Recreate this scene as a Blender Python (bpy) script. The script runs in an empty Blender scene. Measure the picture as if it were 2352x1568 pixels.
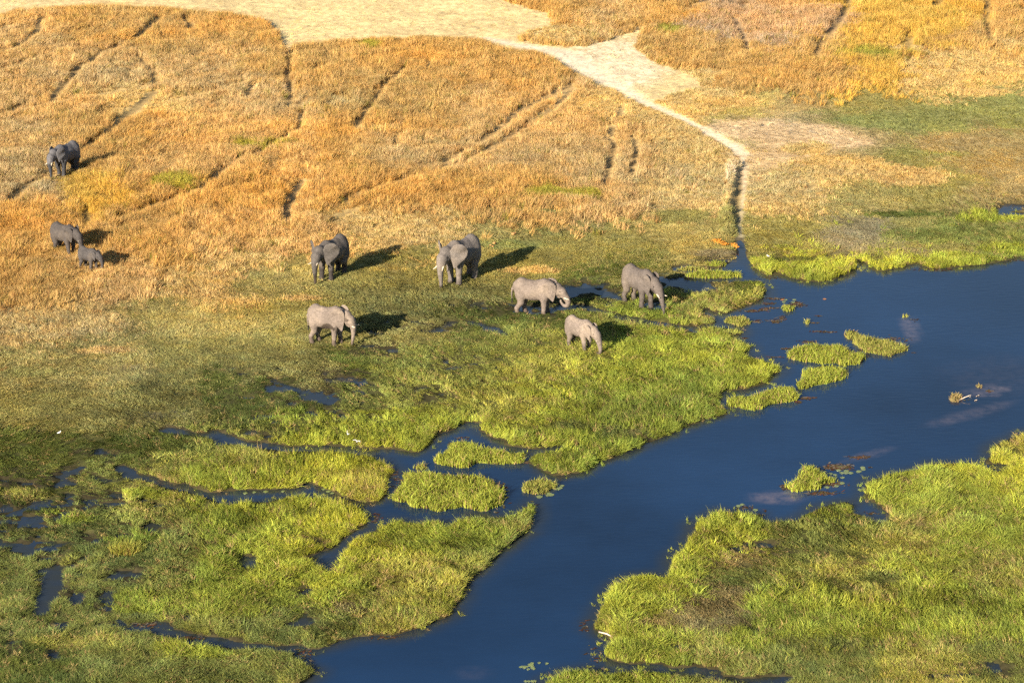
import bpy, math, random
import numpy as np
from mathutils import Vector, Matrix
random.seed(7)
rng = np.random.default_rng(11)
scene = bpy.context.scene
COL = scene.collection
R = math.radians

# ------------------------------------------------------------------ camera
CAM_H = 49.0
PITCH = 19.5                      # degrees below the horizon
HFOV = 24.0
cam_d = bpy.data.cameras.new("camera")
cam_d.sensor_width = 36
cam_d.lens = 18 / math.tan(R(HFOV / 2))
cam_d.clip_start = 1
cam_d.clip_end = 6000
cam = bpy.data.objects.new("camera", cam_d)
COL.objects.link(cam)
cam.location = (0, 0, CAM_H)
cam.rotation_euler = (R(90 - PITCH), 0, 0)
scene.camera = cam
scene.render.resolution_x = 1024
scene.render.resolution_y = 682

# ------------------------------------------------------------------ light
SUN_EL, SUN_AZ = 20.4, 237.0      # towards the sun: azimuth counted from +X, counter-clockwise
world = bpy.data.worlds.new("World")
scene.world = world
world.use_nodes = True
wn = world.node_tree
bg = wn.nodes["Background"]
sky = wn.nodes.new("ShaderNodeTexSky")
sky.sky_type = 'NISHITA'
sky.sun_disc = False
sky.sun_elevation = R(SUN_EL)
sky.sun_rotation = R(90 - SUN_AZ)
sky.altitude = 900
wn.links.new(sky.outputs[0], bg.inputs[0])
bg.inputs[1].default_value = 0.052
sun_d = bpy.data.lights.new("sun", 'SUN')
sun_d.energy = 5.0
sun_d.angle = R(0.53)
sun_d.color = (1.0, 0.85, 0.65)
sun = bpy.data.objects.new("sun", sun_d)
COL.objects.link(sun)
sd = Vector((math.cos(R(SUN_AZ)) * math.cos(R(SUN_EL)), math.sin(R(SUN_AZ)) * math.cos(R(SUN_EL)), math.sin(R(SUN_EL))))
sun.rotation_euler = sd.to_track_quat('Z', 'Y').to_euler()
sun.location = (-60, 0, 60)
vs = scene.view_settings
vs.view_transform = 'Standard'
vs.look = 'None'
vs.exposure = 1.17
vs.gamma = 1
scene.cycles.max_bounces = 5
scene.cycles.diffuse_bounces = 1
scene.cycles.use_adaptive_sampling = True
scene.cycles.adaptive_threshold = 0.04
scene.cycles.use_denoising = False
scene.cycles.glossy_bounces = 2
scene.cycles.transmission_bounces = 2
scene.cycles.transparent_max_bounces = 4

# ------------------------------------------------------------------ picture <-> ground
# the outlines below were measured on the photograph at 2352 x 1568 and laid on the ground plane once, here
FPX = 1176 / math.tan(R(HFOV / 2))
SP, CP = math.sin(R(PITCH)), math.cos(R(PITCH))

def G(u, v, z=0.0):
    dx = (np.asarray(u, float) - 1176) / FPX
    dy = -(np.asarray(v, float) - 784) / FPX
    wy = CP + dy * SP
    wz = -SP + dy * CP
    t = (z - CAM_H) / wz
    return dx * t, wy * t

def UV(x, y, z=0.0):
    rz = z - CAM_H
    d = y * CP - rz * SP
    up = y * SP + rz * CP
    return 1176 + FPX * x / d, 784 - FPX * up / d

# ------------------------------------------------------------------ noise
_perm = rng.permutation(512)
_val = rng.random(512)
def vnoise(x, y, seed=0):
    xi = np.floor(x).astype(np.int64); yi = np.floor(y).astype(np.int64)
    fx = x - xi; fy = y - yi
    fx = fx * fx * (3 - 2 * fx); fy = fy * fy * (3 - 2 * fy)
    def h(a, b):
        return _val[_perm[(_perm[(a + seed * 17) & 511] + b) & 511]]
    return (h(xi, yi) * (1 - fx) + h(xi + 1, yi) * fx) * (1 - fy) + (h(xi, yi + 1) * (1 - fx) + h(xi + 1, yi + 1) * fx) * fy
def fbm(x, y, sc, oct=4, seed=0):
    a = 0.0; amp = 1.0; tot = 0.0
    for o in range(oct):
        a = a + amp * vnoise(x / sc + o * 13.7, y / sc - o * 7.1, seed + o)
        tot += amp; amp *= 0.5; sc *= 0.5
    return a / tot
def sstep(a, b, x):
    t = np.clip((x - a) / (b - a), 0, 1)
    return t * t * (3 - 2 * t)

# ------------------------------------------------------------------ polygons
def sdf_poly(P, X, Y):
    """signed distance, positive inside"""
    P = np.asarray(P, float); n = len(P)
    d = np.full(X.shape, 1e18); ins = np.zeros(X.shape, bool)
    for i in range(n):
        ax, ay = P[i]; bx, by = P[(i + 1) % n]
        ex, ey = bx - ax, by - ay
        L = ex * ex + ey * ey + 1e-12
        t = np.clip(((X - ax) * ex + (Y - ay) * ey) / L, 0, 1)
        dd = (X - ax - t * ex) ** 2 + (Y - ay - t * ey) ** 2
        np.minimum(d, dd, out=d)
        c = (ay > Y) != (by > Y)
        if c.any():
            xi = ax + (Y - ay) / (ey if abs(ey) > 1e-12 else 1e-12) * ex
            ins ^= c & (X < xi)
    return np.where(ins, 1, -1) * np.sqrt(d)
def sdf_box(P, X, Y, pad=3.0):
    P = np.asarray(P, float)
    lo = P.min(0) - pad; hi = P.max(0) + pad
    m = (X > lo[0]) & (X < hi[0]) & (Y > lo[1]) & (Y < hi[1])
    out = np.full(X.shape, -pad)
    out[m] = sdf_poly(P, X[m], Y[m])
    return np.maximum(out, -pad)
def dline(P, X, Y, pad=4.0):
    """distance to polyline minus local half width; P rows x,y,w"""
    P = np.asarray(P, float)
    out = np.full(X.shape, pad)
    for i in range(len(P) - 1):
        ax, ay, aw = P[i]; bx, by, bw = P[i + 1]
        m = (X > min(ax, bx) - pad) & (X < max(ax, bx) + pad) & (Y > min(ay, by) - pad) & (Y < max(ay, by) + pad)
        if not m.any(): continue
        x = X[m]; y = Y[m]
        ex, ey = bx - ax, by - ay
        t = np.clip(((x - ax) * ex + (y - ay) * ey) / (ex * ex + ey * ey + 1e-9), 0, 1)
        dd = np.sqrt((x - ax - t * ex) ** 2 + (y - ay - t * ey) ** 2) - (aw + t * (bw - aw)) / 2
        out[m] = np.minimum(out[m], dd)
    return out
def pz(pts, ox, oy, s=3.0):
    return [(ox + a / s, oy + b / s) for a, b in pts]
def ground_poly(pts):
    a = np.array(pts, float)
    x, y = G(a[:, 0], a[:, 1])
    return np.stack([x, y], 1)
def ground_line(pts, w=None):
    a = np.array([p[:2] for p in pts], float)
    x, y = G(a[:, 0], a[:, 1])
    ws = np.array([(p[2] if len(p) > 2 else w * .58) for p in pts], float)
    return np.stack([x, y, ws], 1)

A1, A2 = (784, 522.7), (1568, 522.7)
B0, B1, B2 = (0, 1045.3), (784, 1045.3), (1568, 1045.3)
river = [(2900, 560), (2352, 591)]
river += pz([(2240,228),(2150,250),(2050,265),(1900,272),(1850,290),(1760,290),(1700,285),(1640,270),(1620,255),(1570,262),(1530,285),(1420,300),(1330,305),(1270,290),(1265,255),(1180,230),(1175,250),(1215,270),(1200,300),(1160,325),(1100,335),(1050,360),(1000,375),(960,385),(880,375),(800,370),(740,350),(700,330),(640,325),(590,335),(545,325),(500,285),(460,255),(440,215),(420,180),(415,120),(400,95),(372,95),(380,150),(378,225),(335,240),(305,262),(250,285),(200,288),(180,296),(150,292),(60,266),(0,262),(-60,268),(-60,300),(0,305),(40,318),(30,335),(100,350),(160,360),(160,378),(280,370),(480,370),(575,385),(580,440),(570,490),(500,520),(400,560),(310,600),(240,590),(150,568),(140,590),(200,610),(240,645),(225,668),(120,688),(30,684),(-60,672),(-60,690),(60,704),(110,692),(200,682),(330,690),(410,700),(415,735),(370,745),(340,752),(380,770),(430,790),(470,830),(460,850),(420,875),(440,885),(520,900),(600,920),(680,960),(680,985),(640,1010),(590,1025),(600,1060),(570,1080),(500,1100),(420,1122),(340,1132),(300,1125),(270,1185),(262,1210),(310,1262),(320,1285),(250,1310),(170,1320),(90,1360),(30,1390),(0,1400)], *A2)
river += pz([(2250,1440),(2130,1480),(2040,1520),(1950,1566)], *A1)
river += pz([(1850,25),(1780,45),(1730,90),(1660,120),(1560,140),(1470,152),(1440,142),(1370,105),(1310,82),(1255,55),(1290,20)], *B1)
river += [(1214,1047),(1240,1040),(1280,1038),(1290,1022),(1250,1034),(1217,1033),(1191,1029),(1161,1026),(1147,1023),(1154,1016),(1137,1011),(1121,1006),(1114,996),(1097,993),(1094,986),(1107,973),(1084,971),(1061,976),(1051,989),(1017,996),(997,1006),(987,1023),(977,1033),(964,1043),(931,1040),(901,1033),(851,1033),(817,1029),(784,1029),(760,1026),(727,1026),(663,1026),(620,1023),(600,1016),(567,1014),(537,1006),(520,1001),(500,993),(487,989),(477,999),(450,999),(430,993),(400,986),(387,983),(368,990),(400,994),(433,998),(467,1003),(490,1006),(503,1021),(520,1016),(550,1018),(580,1025),(617,1033),(650,1036),(683,1034),(733,1035),(784,1038)]
river += pz([(200,0),(240,20),(330,50),(385,100),(340,160),(330,200),(340,240),(290,280),(250,320),(170,330),(100,320),(20,300)], *B1)
river += pz([(2300,272),(2200,235),(2120,195),(2090,190),(2070,225),(2000,240),(1880,240),(1700,250),(1560,250),(1470,260),(1400,250),(1310,220),(1280,190),(1200,212),(1120,180),(1050,160),(970,150),(930,140),(900,110),(840,75),(795,85),(830,115),(900,130),(1010,170),(1100,205),(1170,225),(1250,232),(1330,265),(1420,285),(1500,315),(1550,332),(1640,327),(1720,315),(1830,320),(1900,298),(2000,292),(2100,288),(2200,300),(2352,322)], *B0)
river += pz([(60,345),(130,355),(170,375),(195,410),(190,470),(140,510),(80,545),(20,585)], *B1)
river += pz([(2290,650),(2180,680),(2110,700),(2150,722),(2220,760),(2280,790),(2310,760),(2340,700)], *B0)
river += pz([(40,625),(90,582),(180,545),(250,500),(300,470),(350,465),(390,445),(480,455),(560,465),(640,450),(700,460),(712,500),(740,490),(820,440),(870,425),(950,420),(1050,430),(1150,410),(1220,395),(1270,350),(1340,310),(1340,400),(1335,450),(1290,530),(1200,580),(1180,620),(1120,655),(1080,690),(1020,760),(980,800),(900,850),(870,880),(850,930),(830,990),(790,1050),(780,1100),(720,1130),(640,1155),(560,1200),(480,1215),(400,1240),(330,1255),(250,1250),(130,1260),(50,1275),(0,1285)], *B1)
river += pz([(2290,1320),(2200,1350),(2100,1345),(2070,1312),(1990,1330),(1890,1330),(1750,1305),(1640,1290),(1500,1260),(1380,1250),(1250,1225),(1120,1180),(1020,1162),(1100,1230),(1180,1240),(1210,1270),(1300,1290),(1400,1300),(1550,1320),(1700,1320),(1850,1322),(1900,1340),(2000,1360),(2060,1400),(2110,1450),(2170,1480),(2150,1520),(2090,1568)], *B0)
river += [(640, 1640), (560, 1800), (1160, 1800), (1230, 1580)]
river += pz([(1420,1540),(1520,1500),(1640,1475),(1750,1490),(1830,1510),(1900,1495),(2050,1480),(2150,1480),(2250,1490),(2352,1512)], *B1)
river += pz([(100,1515),(250,1545),(400,1568),(520,1600),(650,1598),(700,1568),(750,1532),(700,1520),(560,1530),(420,1545),(300,1530),(240,1510),(230,1482),(110,1475),(60,1465),(0,1470)], *B2)
river += pz([(2250,1465),(2200,1440),(2100,1435),(1970,1440),(1900,1425),(1850,1430),(1800,1400),(1790,1350),(1830,1310),(1890,1295),(1830,1270),(1770,1225),(1720,1200),(1730,1150),(1770,1110),(1775,1050),(1830,980),(1850,920),(1910,880),(1990,840),(2070,830),(2150,815),(2240,825),(2260,780),(2255,720),(2290,670),(2352,640)], *B1)
river += pz([(30,580),(70,530),(60,490),(90,450),(160,420),(240,385),(330,390),(450,390),(530,400),(545,455),(620,468),(700,450),(790,450),(800,420),(880,390),(920,350),(1000,330),(1100,315),(1160,320),(1185,350),(1160,390),(1240,410),(1290,440),(1370,460),(1410,440),(1390,400),(1350,360),(1260,310),(1225,270),(1235,210),(1290,170),(1420,135),(1600,100),(1700,60),(1800,50),(1950,45),(2060,80),(2130,110),(2200,110),(2230,75),(2150,65),(2060,60),(2070,30),(2120,0)], *B2)
river += pz([(2100,1520),(2200,1470),(2290,1430),(2352,1408)], *A2) + [(2900, 930)]
RIVER = ground_poly(river)

ISLETS = [
 (pz([(710,880),(730,840),(800,820),(900,800),(1050,810),(1130,850),(1200,865),(1240,890),(1265,910),(1200,940),(1130,955),(1050,940),(950,950),(850,930),(740,905)], *A2), 0.50, 'MG',
  'rounded lime grass islet, middle of the three biggest standing off the right shore'),
 (pz([(1090,740),(1140,710),(1200,715),(1230,750),(1280,760),(1350,770),(1400,790),(1480,810),(1560,820),(1570,835),(1480,870),(1420,885),(1330,880),(1240,855),(1190,820),(1140,780)], *A2), 0.42, 'MX',
  'ragged slanting grass islet with sparse tips, farthest out into the open water'),
 (pz([(760,1070),(820,1030),(830,990),(880,965),(960,955),(1060,970),(1140,1000),(1160,1020),(1100,1045),(1030,1070),(950,1080),(880,1100),(800,1110)], *A2), 0.5, 'MG',
  'bright lens shaped grass islet just above the long flat one in the river'),
 (pz([(295,1230),(310,1180),(370,1155),(460,1150),(560,1130),(660,1100),(750,1095),(790,1130),(795,1190),(740,1210),(640,1230),(500,1250),(400,1250)], *A2), 0.5, 'MG',
  'long flat bright green grass islet touching the tip of the big marsh'),
 (pz([(280,650),(310,620),(400,610),(470,640),(460,670),(380,685)], *A2), 0.35, 'MX',
  'small olive grass islet in the bay right of the wading elephants'),
 (pz([(670,565),(700,530),(740,545),(790,560),(720,580)], *A2), 0.4, 'MG',
  'little green tuft islet beside drifting brown weed and lily pads'),
 (pz([(1830,1195),(1840,1150),(1900,1135),(1920,1180),(1890,1205)], *A2), 0.3, 'BD',
  'tiny brown and yellow weed hummock with a bleached branch leaning on it'),
 (pz([(2012,1105),(2030,1082),(2060,1085),(2060,1112)], *A2), 0.3, 'BD',
  'tiny straw coloured hummock at the edge of the submerged pale sandbar'),
 (pz([(1497,610),(1530,595),(1560,618),(1520,625)], *A2), 0.3, 'MX',
  'thin tuft of grass in open blue water above a mauve shoal'),
 (pz([(820,660),(850,630),(885,655),(860,675)], *A2), 0.35, 'MX',
  'lone round grass tuft in the bay with red weed drifting beside it'),
 ([(993,1056),(1008,1045),(1026,1030),(1033,1020),(1050,1012),(1085,1019),(1100,1031),(1150,1032),(1200,1040),(1216,1045),(1200,1060),(1170,1068),(1130,1066),(1080,1073),(1030,1072),(1003,1065)], 0.45, 'MG',
  'elongated grass islet in the pool below the grazing marsh, first above the channel'),
 (pz([(335,290),(370,250),(430,200),(440,170),(410,120),(470,100),(520,125),(620,115),(700,140),(790,130),(880,135),(950,150),(1060,160),(1090,200),(1110,270),(1150,290),(1060,370),(1000,390),(900,370),(850,360),(750,370),(650,385),(550,380),(470,370),(460,330),(380,325)], *B1), 0.5, 'MG',
  'biggest grass islet of the left channels, broad and yellow green'),
 (pz([(480,80),(560,55),(610,85),(590,105),(510,95)], *B1), 0.3, 'MX',
  'very small round grass islet between two larger ones in the left channel'),
 (pz([(1230,205),(1290,170),(1400,160),(1480,180),(1480,230),(1420,270),(1320,280),(1240,265)], *B1), 0.42, 'MX',
  'grass islet with lily pads at its right side where the channel meets the river'),
 (pz([(680,230),(740,180),(790,130),(850,95),(890,70),(930,110),(990,150),(1060,170),(1100,180),(1040,205),(960,220),(880,250),(800,268),(740,260)], *B2), 0.5, 'MG',
  'hummock islet with tall reeds and brown weed near the right bank'),
 (pz([(150,240),(220,226),(300,240),(295,268),(220,280),(160,262)], *A2), 0.35, 'MG',
  'short grass strip islet beside the mouth of the narrow inlet'),
 (pz([(-50,285),(40,270),(120,275),(200,290),(190,303),(60,300),(-40,300)], *A2), 0.3, 'MX',
  'thin yellowish grass strip lying above the tufted strip left of the inlet'),
 (pz([(-20,318),(150,298),(280,300),(400,315),(405,350),(300,358),(100,350),(30,338)], *A2), 0.4, 'MG',
  'tufted grass strip with pale drooping stems left of the inlet mouth'),
]
P1 = ground_poly([(-400,60),(0,40),(60,22),(180,14),(300,12),(420,22),(520,30),(590,40),(615,62),(628,100),(650,108),(700,100),(780,92),(900,86),(1000,84),(1080,86),(1130,95),(1180,108),(1240,122),(1290,140),(1330,170),(1335,190),(1400,203),(1450,225),(1490,245),(1520,240),(1560,218),(1640,196),(1610,177),(1560,157),(1510,137),(1476,112),(1485,95),(1497,66),(1440,72),(1400,82),(1370,95),(1330,105),(1270,105),(1215,95),(1205,85),(1235,70),(1290,55),(1280,32),(1230,20),(1180,5),(1175,-70),(-400,-100)])
SAND = ground_line([(1120,90,.8),(1180,104,1.4),(1240,113,1.8),(1290,122,2.4),(1330,148,2.8),(1370,175,1.9),(1430,205,1.3),(1480,235,.9),(1540,262,.7),(1600,290,.6),(1650,318,.7),(1690,340,1.1),(1705,354,.9)])
SAND2 = ground_line([(1704,354,.7),(1710,385,.45),(1709,450,.35),(1703,500,.3),(1699,540,.5),(1699,552,.8)])
def tr(pts, o, w): return ground_line([(o[0] + a / 3, o[1] + b / 3) for a, b in pts], w)
Z0 = (0, 0); Z1 = (784, 0); Z2 = (1568, 0)
TRACKS = [
 tr([(1110,130),(1040,180),(990,230),(910,285),(850,300)], Z0, .8), tr([(850,300),(700,380),(560,470),(500,520)], Z0, .45),
 tr([(540,470),(440,600),(400,650),(350,700)], Z0, .75), tr([(350,700),(200,720),(20,800)], Z0, .3),
 tr([(1070,640),(960,730),(900,790),(800,860),(740,920)], Z0, 1.1), tr([(740,920),(650,990),(560,1040)], Z0, .5),
 tr([(1985,350),(1990,480),(1980,560),(2000,630),(1990,760)], Z0, .5), tr([(20,800),(400,710),(800,640),(1075,590)], Z0, .28), tr([(0,500),(200,420),(420,370)], Z0, .3), tr([(1130,1400),(900,1490),(700,1560)], Z0, .35), tr([(1180,700),(1480,640),(1700,560)], Z0, .28), tr([(1560,1150),(1800,1050),(2050,900),(2100,740)], Z0, .2), tr([(300,1240),(200,1290),(130,1340),(70,1400)], Z0, .7),
 tr([(270,130),(275,215)], Z0, .7), tr([(275,215),(160,300),(60,360)], Z0, .4), tr([(1560,1150),(1470,1240),(1400,1300)], Z0, .9), tr([(1400,1300),(1280,1360),(1130,1400)], Z0, .5),
 tr([(2080,1260),(2010,1350),(1980,1440),(1975,1530)], Z0, .8), tr([(1280,120),(1320,210)], Z0, .6), tr([(940,380),(1010,450),(1050,520),(1075,600)], Z0, .4),
 tr([(2160,490),(2230,470)], Z0, .7), tr([(1740,580),(1700,680)], Z0, .5), tr([(580,1450),(610,1540)], Z0, .5), tr([(2080,700),(2060,760)], Z0, .5),
 tr([(-10,210),(60,190)], Z0, .9),
 tr([(420,480),(300,600),(240,680),(180,760),(90,900)], Z1, .5), tr([(1600,620),(1440,770),(1320,850),(1200,920),(1080,1010),(950,1070),(800,1150)], Z1, .5),
 tr([(800,1150),(650,1200),(550,1210),(380,1260),(280,1290),(150,1340),(0,1400)], Z1, .45),
 tr([(1590,590),(1400,690),(1250,760),(1140,860),(1000,960),(870,1030),(750,1100),(690,1140)], Z1, .5),
 tr([(1870,880),(1840,960),(1890,1010),(1860,1100),(1830,1200),(1810,1290)], Z1, .6), tr([(2020,960),(2040,1060),(1990,1210),(1940,1250)], Z1, .5),
 tr([(1930,740),(1925,800)], Z1, .4), tr([(370,960),(375,1020)], Z1, .5), tr([(600,430),(590,470)], Z1, .5),
 tr([(0,1500),(100,1450)], Z1, .5),
 tr([(2040,210),(2100,195)], Z1, .6),
 tr([(400,1180),(385,1280),(370,1380),(355,1460),(380,1540)], Z2, .75),
 tr([(1140,0),(1110,110),(1000,240),(930,340),(900,420)], Z2, .8), tr([(2100,0),(2080,150),(2110,280)], Z2, .7), tr([(360,130),(380,210),(430,300),(455,375)], Z2, .6),
 tr([(1770,0),(1740,60)], Z2, .8), tr([(430,40),(400,60)], Z2, .8), tr([(1560,250),(1555,330)], Z2, .6), tr([(2330,60),(2352,100)], Z2, .6),
 tr([(0,80),(170,10)], Z2, .5), tr([(860,1310),(930,1260)], Z2, .3),
]
CREEKS = [ground_line(p) for p in (
 [(1165,697,.3),(1200,704,.5),(1260,712,.7),(1330,703,.9),(1400,722,.9),(1470,738,.9),(1540,746,.7),(1600,762,.6)],
 [(1060,742,.3),(1080,742,.7),(1110,748,.6),(1150,760,.8),(1168,770,.3)],
 [(560,1318,.1),(640,1150,.1)],
 [(1300,658,.6),(1320,664,1.0),(1350,668,.7),(1400,676,1.1),(1430,688,.5)],
 [(1515,640,.8),(1560,652,1.1),(1610,662,1.3)],
 [(600,860,.2),(690,900,.6),(730,905,.5),(745,925,.6)],
 [(130,1300,.5),(120,1340,1.1),(110,1370,1.2),(95,1410,.8)],
 [(120,1310,.3),(160,1302,.5),(220,1270,.4)],
 [(2295,486,.4),(2325,490,.6),(2400,494,1.0)], [(2310,470,.4),(2400,476,.8)],
 [(0,1250,.8),(40,1252,.7),(70,1256,.3)], [(560,1285,.7),(585,1300,.7)], [(225,1040,.5),(270,1046,.4)], [(270,1080,.4),(300,1095,.8),(370,1108,.6)],
)]
WET = [(1340,672,95,24,.62),(1250,712,110,18,.5),(1575,652,75,20,.7),(1480,700,120,18,.35),(830,765,70,16,.42),(875,805,70,22,.42),(760,868,120,30,.4),(700,905,110,30,.5),(620,960,90,14,.35),
 (990,752,160,22,.38),(1050,830,160,34,.28),(960,910,150,40,.3),(580,860,60,22,.3),(780,950,150,30,.28),(130,1095,150,30,.40),(60,1180,130,45,.44),(250,1150,120,30,.46),(200,1380,200,50,.36),(60,1110,120,20,.5),(120,1330,80,50,.36),(60,1260,110,40,.42),
 (290,1320,70,30,.4),(330,1215,70,16,.5),(250,1240,120,20,.4),(200,1430,220,34,.36),(100,1500,160,45,.33),(330,1440,90,16,.6),(570,1290,30,16,.75),(705,1375,26,34,.5),(690,1430,30,20,.6),(230,1042,80,10,.5),
 (1740,1260,70,22,.5),(1780,1270,60,16,.4),(1960,1350,40,8,.3),(1700,1440,110,45,.25),(2240,1540,110,26,.42),(1775,1445,30,16,.45),(1590,1490,60,14,.3),(2200,1260,70,20,.22),(2320,478,55,14,.5),(1640,600,70,12,.45),(1900,588,180,6,.35),(420,1420,120,30,.25),
 (1100,700,90,18,.3),(560,1000,60,12,.5),(620,890,60,20,.4)]

# code: albedo, grass height, kind (t tall / s short / m marsh)
CODE = {
 'OR': ((.61,.39,.135), .78, 't'), 'TA': ((.66,.45,.19), .66, 't'), 'TP': ((.69,.51,.215), .27, 't'), 'YO': ((.67,.44,.10), .76, 't'), 'OP': ((.57,.40,.23), .76, 't'),
 'GT': ((.42,.38,.07), .62, 't'), 'YG': ((.50,.42,.16), .10, 's'),
 'ST': ((.87,.68,.35), .04, 's'), 'SA': ((.92,.79,.58), .02, 's'), 'PP': ((.84,.62,.36), .03, 's'),
 'OL': ((.385,.35,.125), .07, 's'), 'BR': ((.45,.355,.17), .06, 's'), 'OG': ((.33,.345,.125), .06, 's'), 'GM': ((.37,.32,.19), .06, 's'), 'DG': ((.155,.185,.048), .13, 'm'),
 'MG': ((.37,.415,.07), .32, 'm'), 'MD': ((.27,.30,.085), .17, 'm'), 'BD': ((.34,.28,.12), .15, 'm'), 'MX': ((.36,.37,.09), .25, 'm'), 'ML': ((.39,.395,.095), .27, 'm'),
}
KEYS = list(CODE)
KI = {k: i for i, k in enumerate(KEYS)}
ALB = np.array([CODE[k][0] for k in KEYS]); HGT = np.array([CODE[k][1] for k in KEYS]); KND = np.array([CODE[k][2] for k in KEYS])
GRID = """TA OR OR OR ST ST ST ST ST TA OR OP OP YO YO OR
TA TA TA TA OR OR OR OR OR SA ST OR OR YO TP TP
TA TP TP TA TA OR OR TA TA TP TP YG BR OL OG OG
TA OR TA TA TA OR TA TA TA TA TP PP PP BR OG BR
TA YO OR OR TA OR OR OR OR TA TP TP TP YG OL BR
OR OR OR TA TA TP TP YG OL OL YG OL OL GM OL MD
OR TA TP TP YG OL OL OL OL DG OL DG MG MG MG MG
TP TP YG YG OL OL OL DG DG MX MG ML MG MG MG MG
YG YG OL OL OL DG MD MD MX MG MG MG MG MG MG MG
OL OL OL DG DG MD MD MX MG MG MG MG MG MG MG MG
DG DG DG MX MG MG MG MG MG MG MG MG MG MG MG ML
DG MD ML MG MG ML MG MG MG MG MG MG MG MG MG MG
MD MD ML MG MG MG MG MG ML MG MG MG MD MD ML MG
MD MD ML MG MG MG ML MX MG MG MG BD MD ML MG ML
MD MD MD MX MD MD ML MG MG MG BD BD MG MG MG MG
DG MD MD MD MD ML MG MG MG MG MG ML MD MD ML MD""".split()
GRID = np.array([KI[k] for k in GRID]).reshape(16, 16)
BLOB = [(1800,305,170,22,'PP',.75),(1900,330,120,16,'PP',.6),(60,860,120,16,'OL',.5),(1620,175,60,16,'ST',.7),(120,1195,90,14,'MG',.7),(60,1140,60,12,'ML',.7),(300,1240,80,14,'MG',.6),(180,1290,70,12,'ML',.6),(330,1390,120,30,'MG',.6),(520,1400,120,30,'MG',.5),(180,1480,110,16,'ML',.5),(450,1500,110,20,'MG',.5),(60,1420,60,14,'DG',.6),(1560,930,50,10,'ML',.6),(1250,930,120,14,'ML',.5),(700,960,120,20,'MG',.6),(900,960,120,16,'MG',.5),(1700,1330,90,24,'MD',.6),(2050,1330,110,24,'MD',.5),(2250,1420,90,20,'MD',.4),(1950,1480,80,16,'MD',.6),(2300,1300,60,30,'ML',.6),(210,450,55,45,'YO',.8),(400,425,60,22,'GT',.7),(1250,450,60,18,'GT',.6),(1340,455,50,14,'GT',.7),(560,340,40,20,'GT',.4),(640,335,60,18,'GT',.4),(850,110,30,14,'GT',.6),
 (1540,75,40,18,'GT',.6),(2000,130,120,14,'GT',.5),(1780,60,40,50,'OP',.6),(1860,40,90,30,'OP',.6),(780,240,60,24,'TP',.5),(1000,330,90,20,'TP',.5),(870,300,90,16,'TP',.5),(1290,80,90,25,'TP',.8),
 (1620,230,90,16,'TP',.7),(1700,240,50,12,'TP',.8),(1900,330,150,22,'PP',.5),(1740,300,120,22,'PP',.8),(1580,180,80,24,'ST',.5),(1850,345,60,14,'TP',.7),(1930,390,120,30,'TP',.7),(2080,410,90,22,'TP',.8),(1850,410,90,30,'TP',.7),
 (2250,215,90,16,'TP',.4),(2200,330,120,25,'BR',.7),(2300,390,90,30,'BR',.7),(2060,280,160,25,'OG',.6),(1780,440,60,30,'TP',.6),(1500,430,90,40,'TP',.5),(1560,500,90,20,'OL',.7),
 (1240,490,110,12,'OG',.5),(1750,610,60,14,'MG',.8),(1860,620,90,16,'MG',.8),(1820,600,90,9,'DG',.5),(2030,610,60,10,'MG',.6),(2200,600,110,12,'MG',.8),(2330,575,70,14,'MG',.8),(1960,545,110,24,'GM',.6),(2150,545,140,20,'MD',.6),(1640,585,60,12,'GM',.6),
 (2290,500,90,14,'MG',.7),(2100,495,140,9,'DG',.6),(1180,565,90,14,'OG',.6),(1210,625,70,9,'TP',.5),(690,690,50,7,'TP',.7),(560,700,60,8,'TP',.5),(100,770,70,16,'TP',.7),(30,790,60,14,'TP',.5),(250,810,90,8,'TP',.5),
 (1420,1000,120,25,'MD',.4),(1450,960,90,16,'ML',.4),(1450,990,100,12,'BD',.25),(1300,985,70,14,'MD',.6),(960,1300,60,16,'ML',.8),(990,1360,60,14,'BD',.35),(800,1400,60,26,'BD',.45),(690,1245,40,10,'BD',.8),(720,1250,50,8,'BD',.7),(480,1255,30,10,'BD',.6),(700,1190,90,20,'MG',.8),(560,1100,90,14,'MG',.8),(340,1140,70,14,'MG',.7),(290,1270,30,10,'GT',.6),(90,1205,50,16,'ML',.8),
 (1980,1300,20,6,'BD',.9),(1960,1150,60,14,'MG',.8),(1480,1440,60,14,'BD',.6),(2100,1210,40,10,'BD',.5),(2080,1110,40,8,'BD',.5),(1600,1380,90,60,'BD',.35),(1900,1390,60,40,'MG',.7),(1720,1480,60,30,'MG',.7),(2150,1460,60,20,'MG',.7),(1380,1440,60,12,'ML',.5),(640,1330,120,20,'MG',.4),
 (1490,770,90,20,'MG',.7),(1600,700,80,24,'ML',.6),(1480,745,60,10,'ML',.7),(1100,620,120,12,'BR',.35),(900,620,60,10,'YG',.5),(330,850,160,20,'BR',.3),(350,960,150,25,'GM',.25),(620,560,120,14,'TP',.5),(640,880,80,14,'DG',.5),(420,700,160,20,'YG',.4)]
BLOB = [(a, b, c, d, KI[k], p) for a, b, c, d, k, p in BLOB]
PROTO_ST = KI['ST']; PROTO_SA = KI['SA']

def code_weights(u, v):
    gi = (u - 73.5) / 147.0; gj = (v - 49.0) / 98.0
    ci = np.rint(gi); cj = np.rint(gj)
    out = []
    for a in (-1, 0, 1):
        for b in (-1, 0, 1):
            i = ci + a; j = cj + b
            w = np.exp(-(((gi - i) ** 2 + (gj - j) ** 2) / (2 * 0.42 ** 2)))
            k = GRID[np.clip(j, 0, 15).astype(int), np.clip(i, 0, 15).astype(int)]
            out.append((k, w))
    return out

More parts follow.
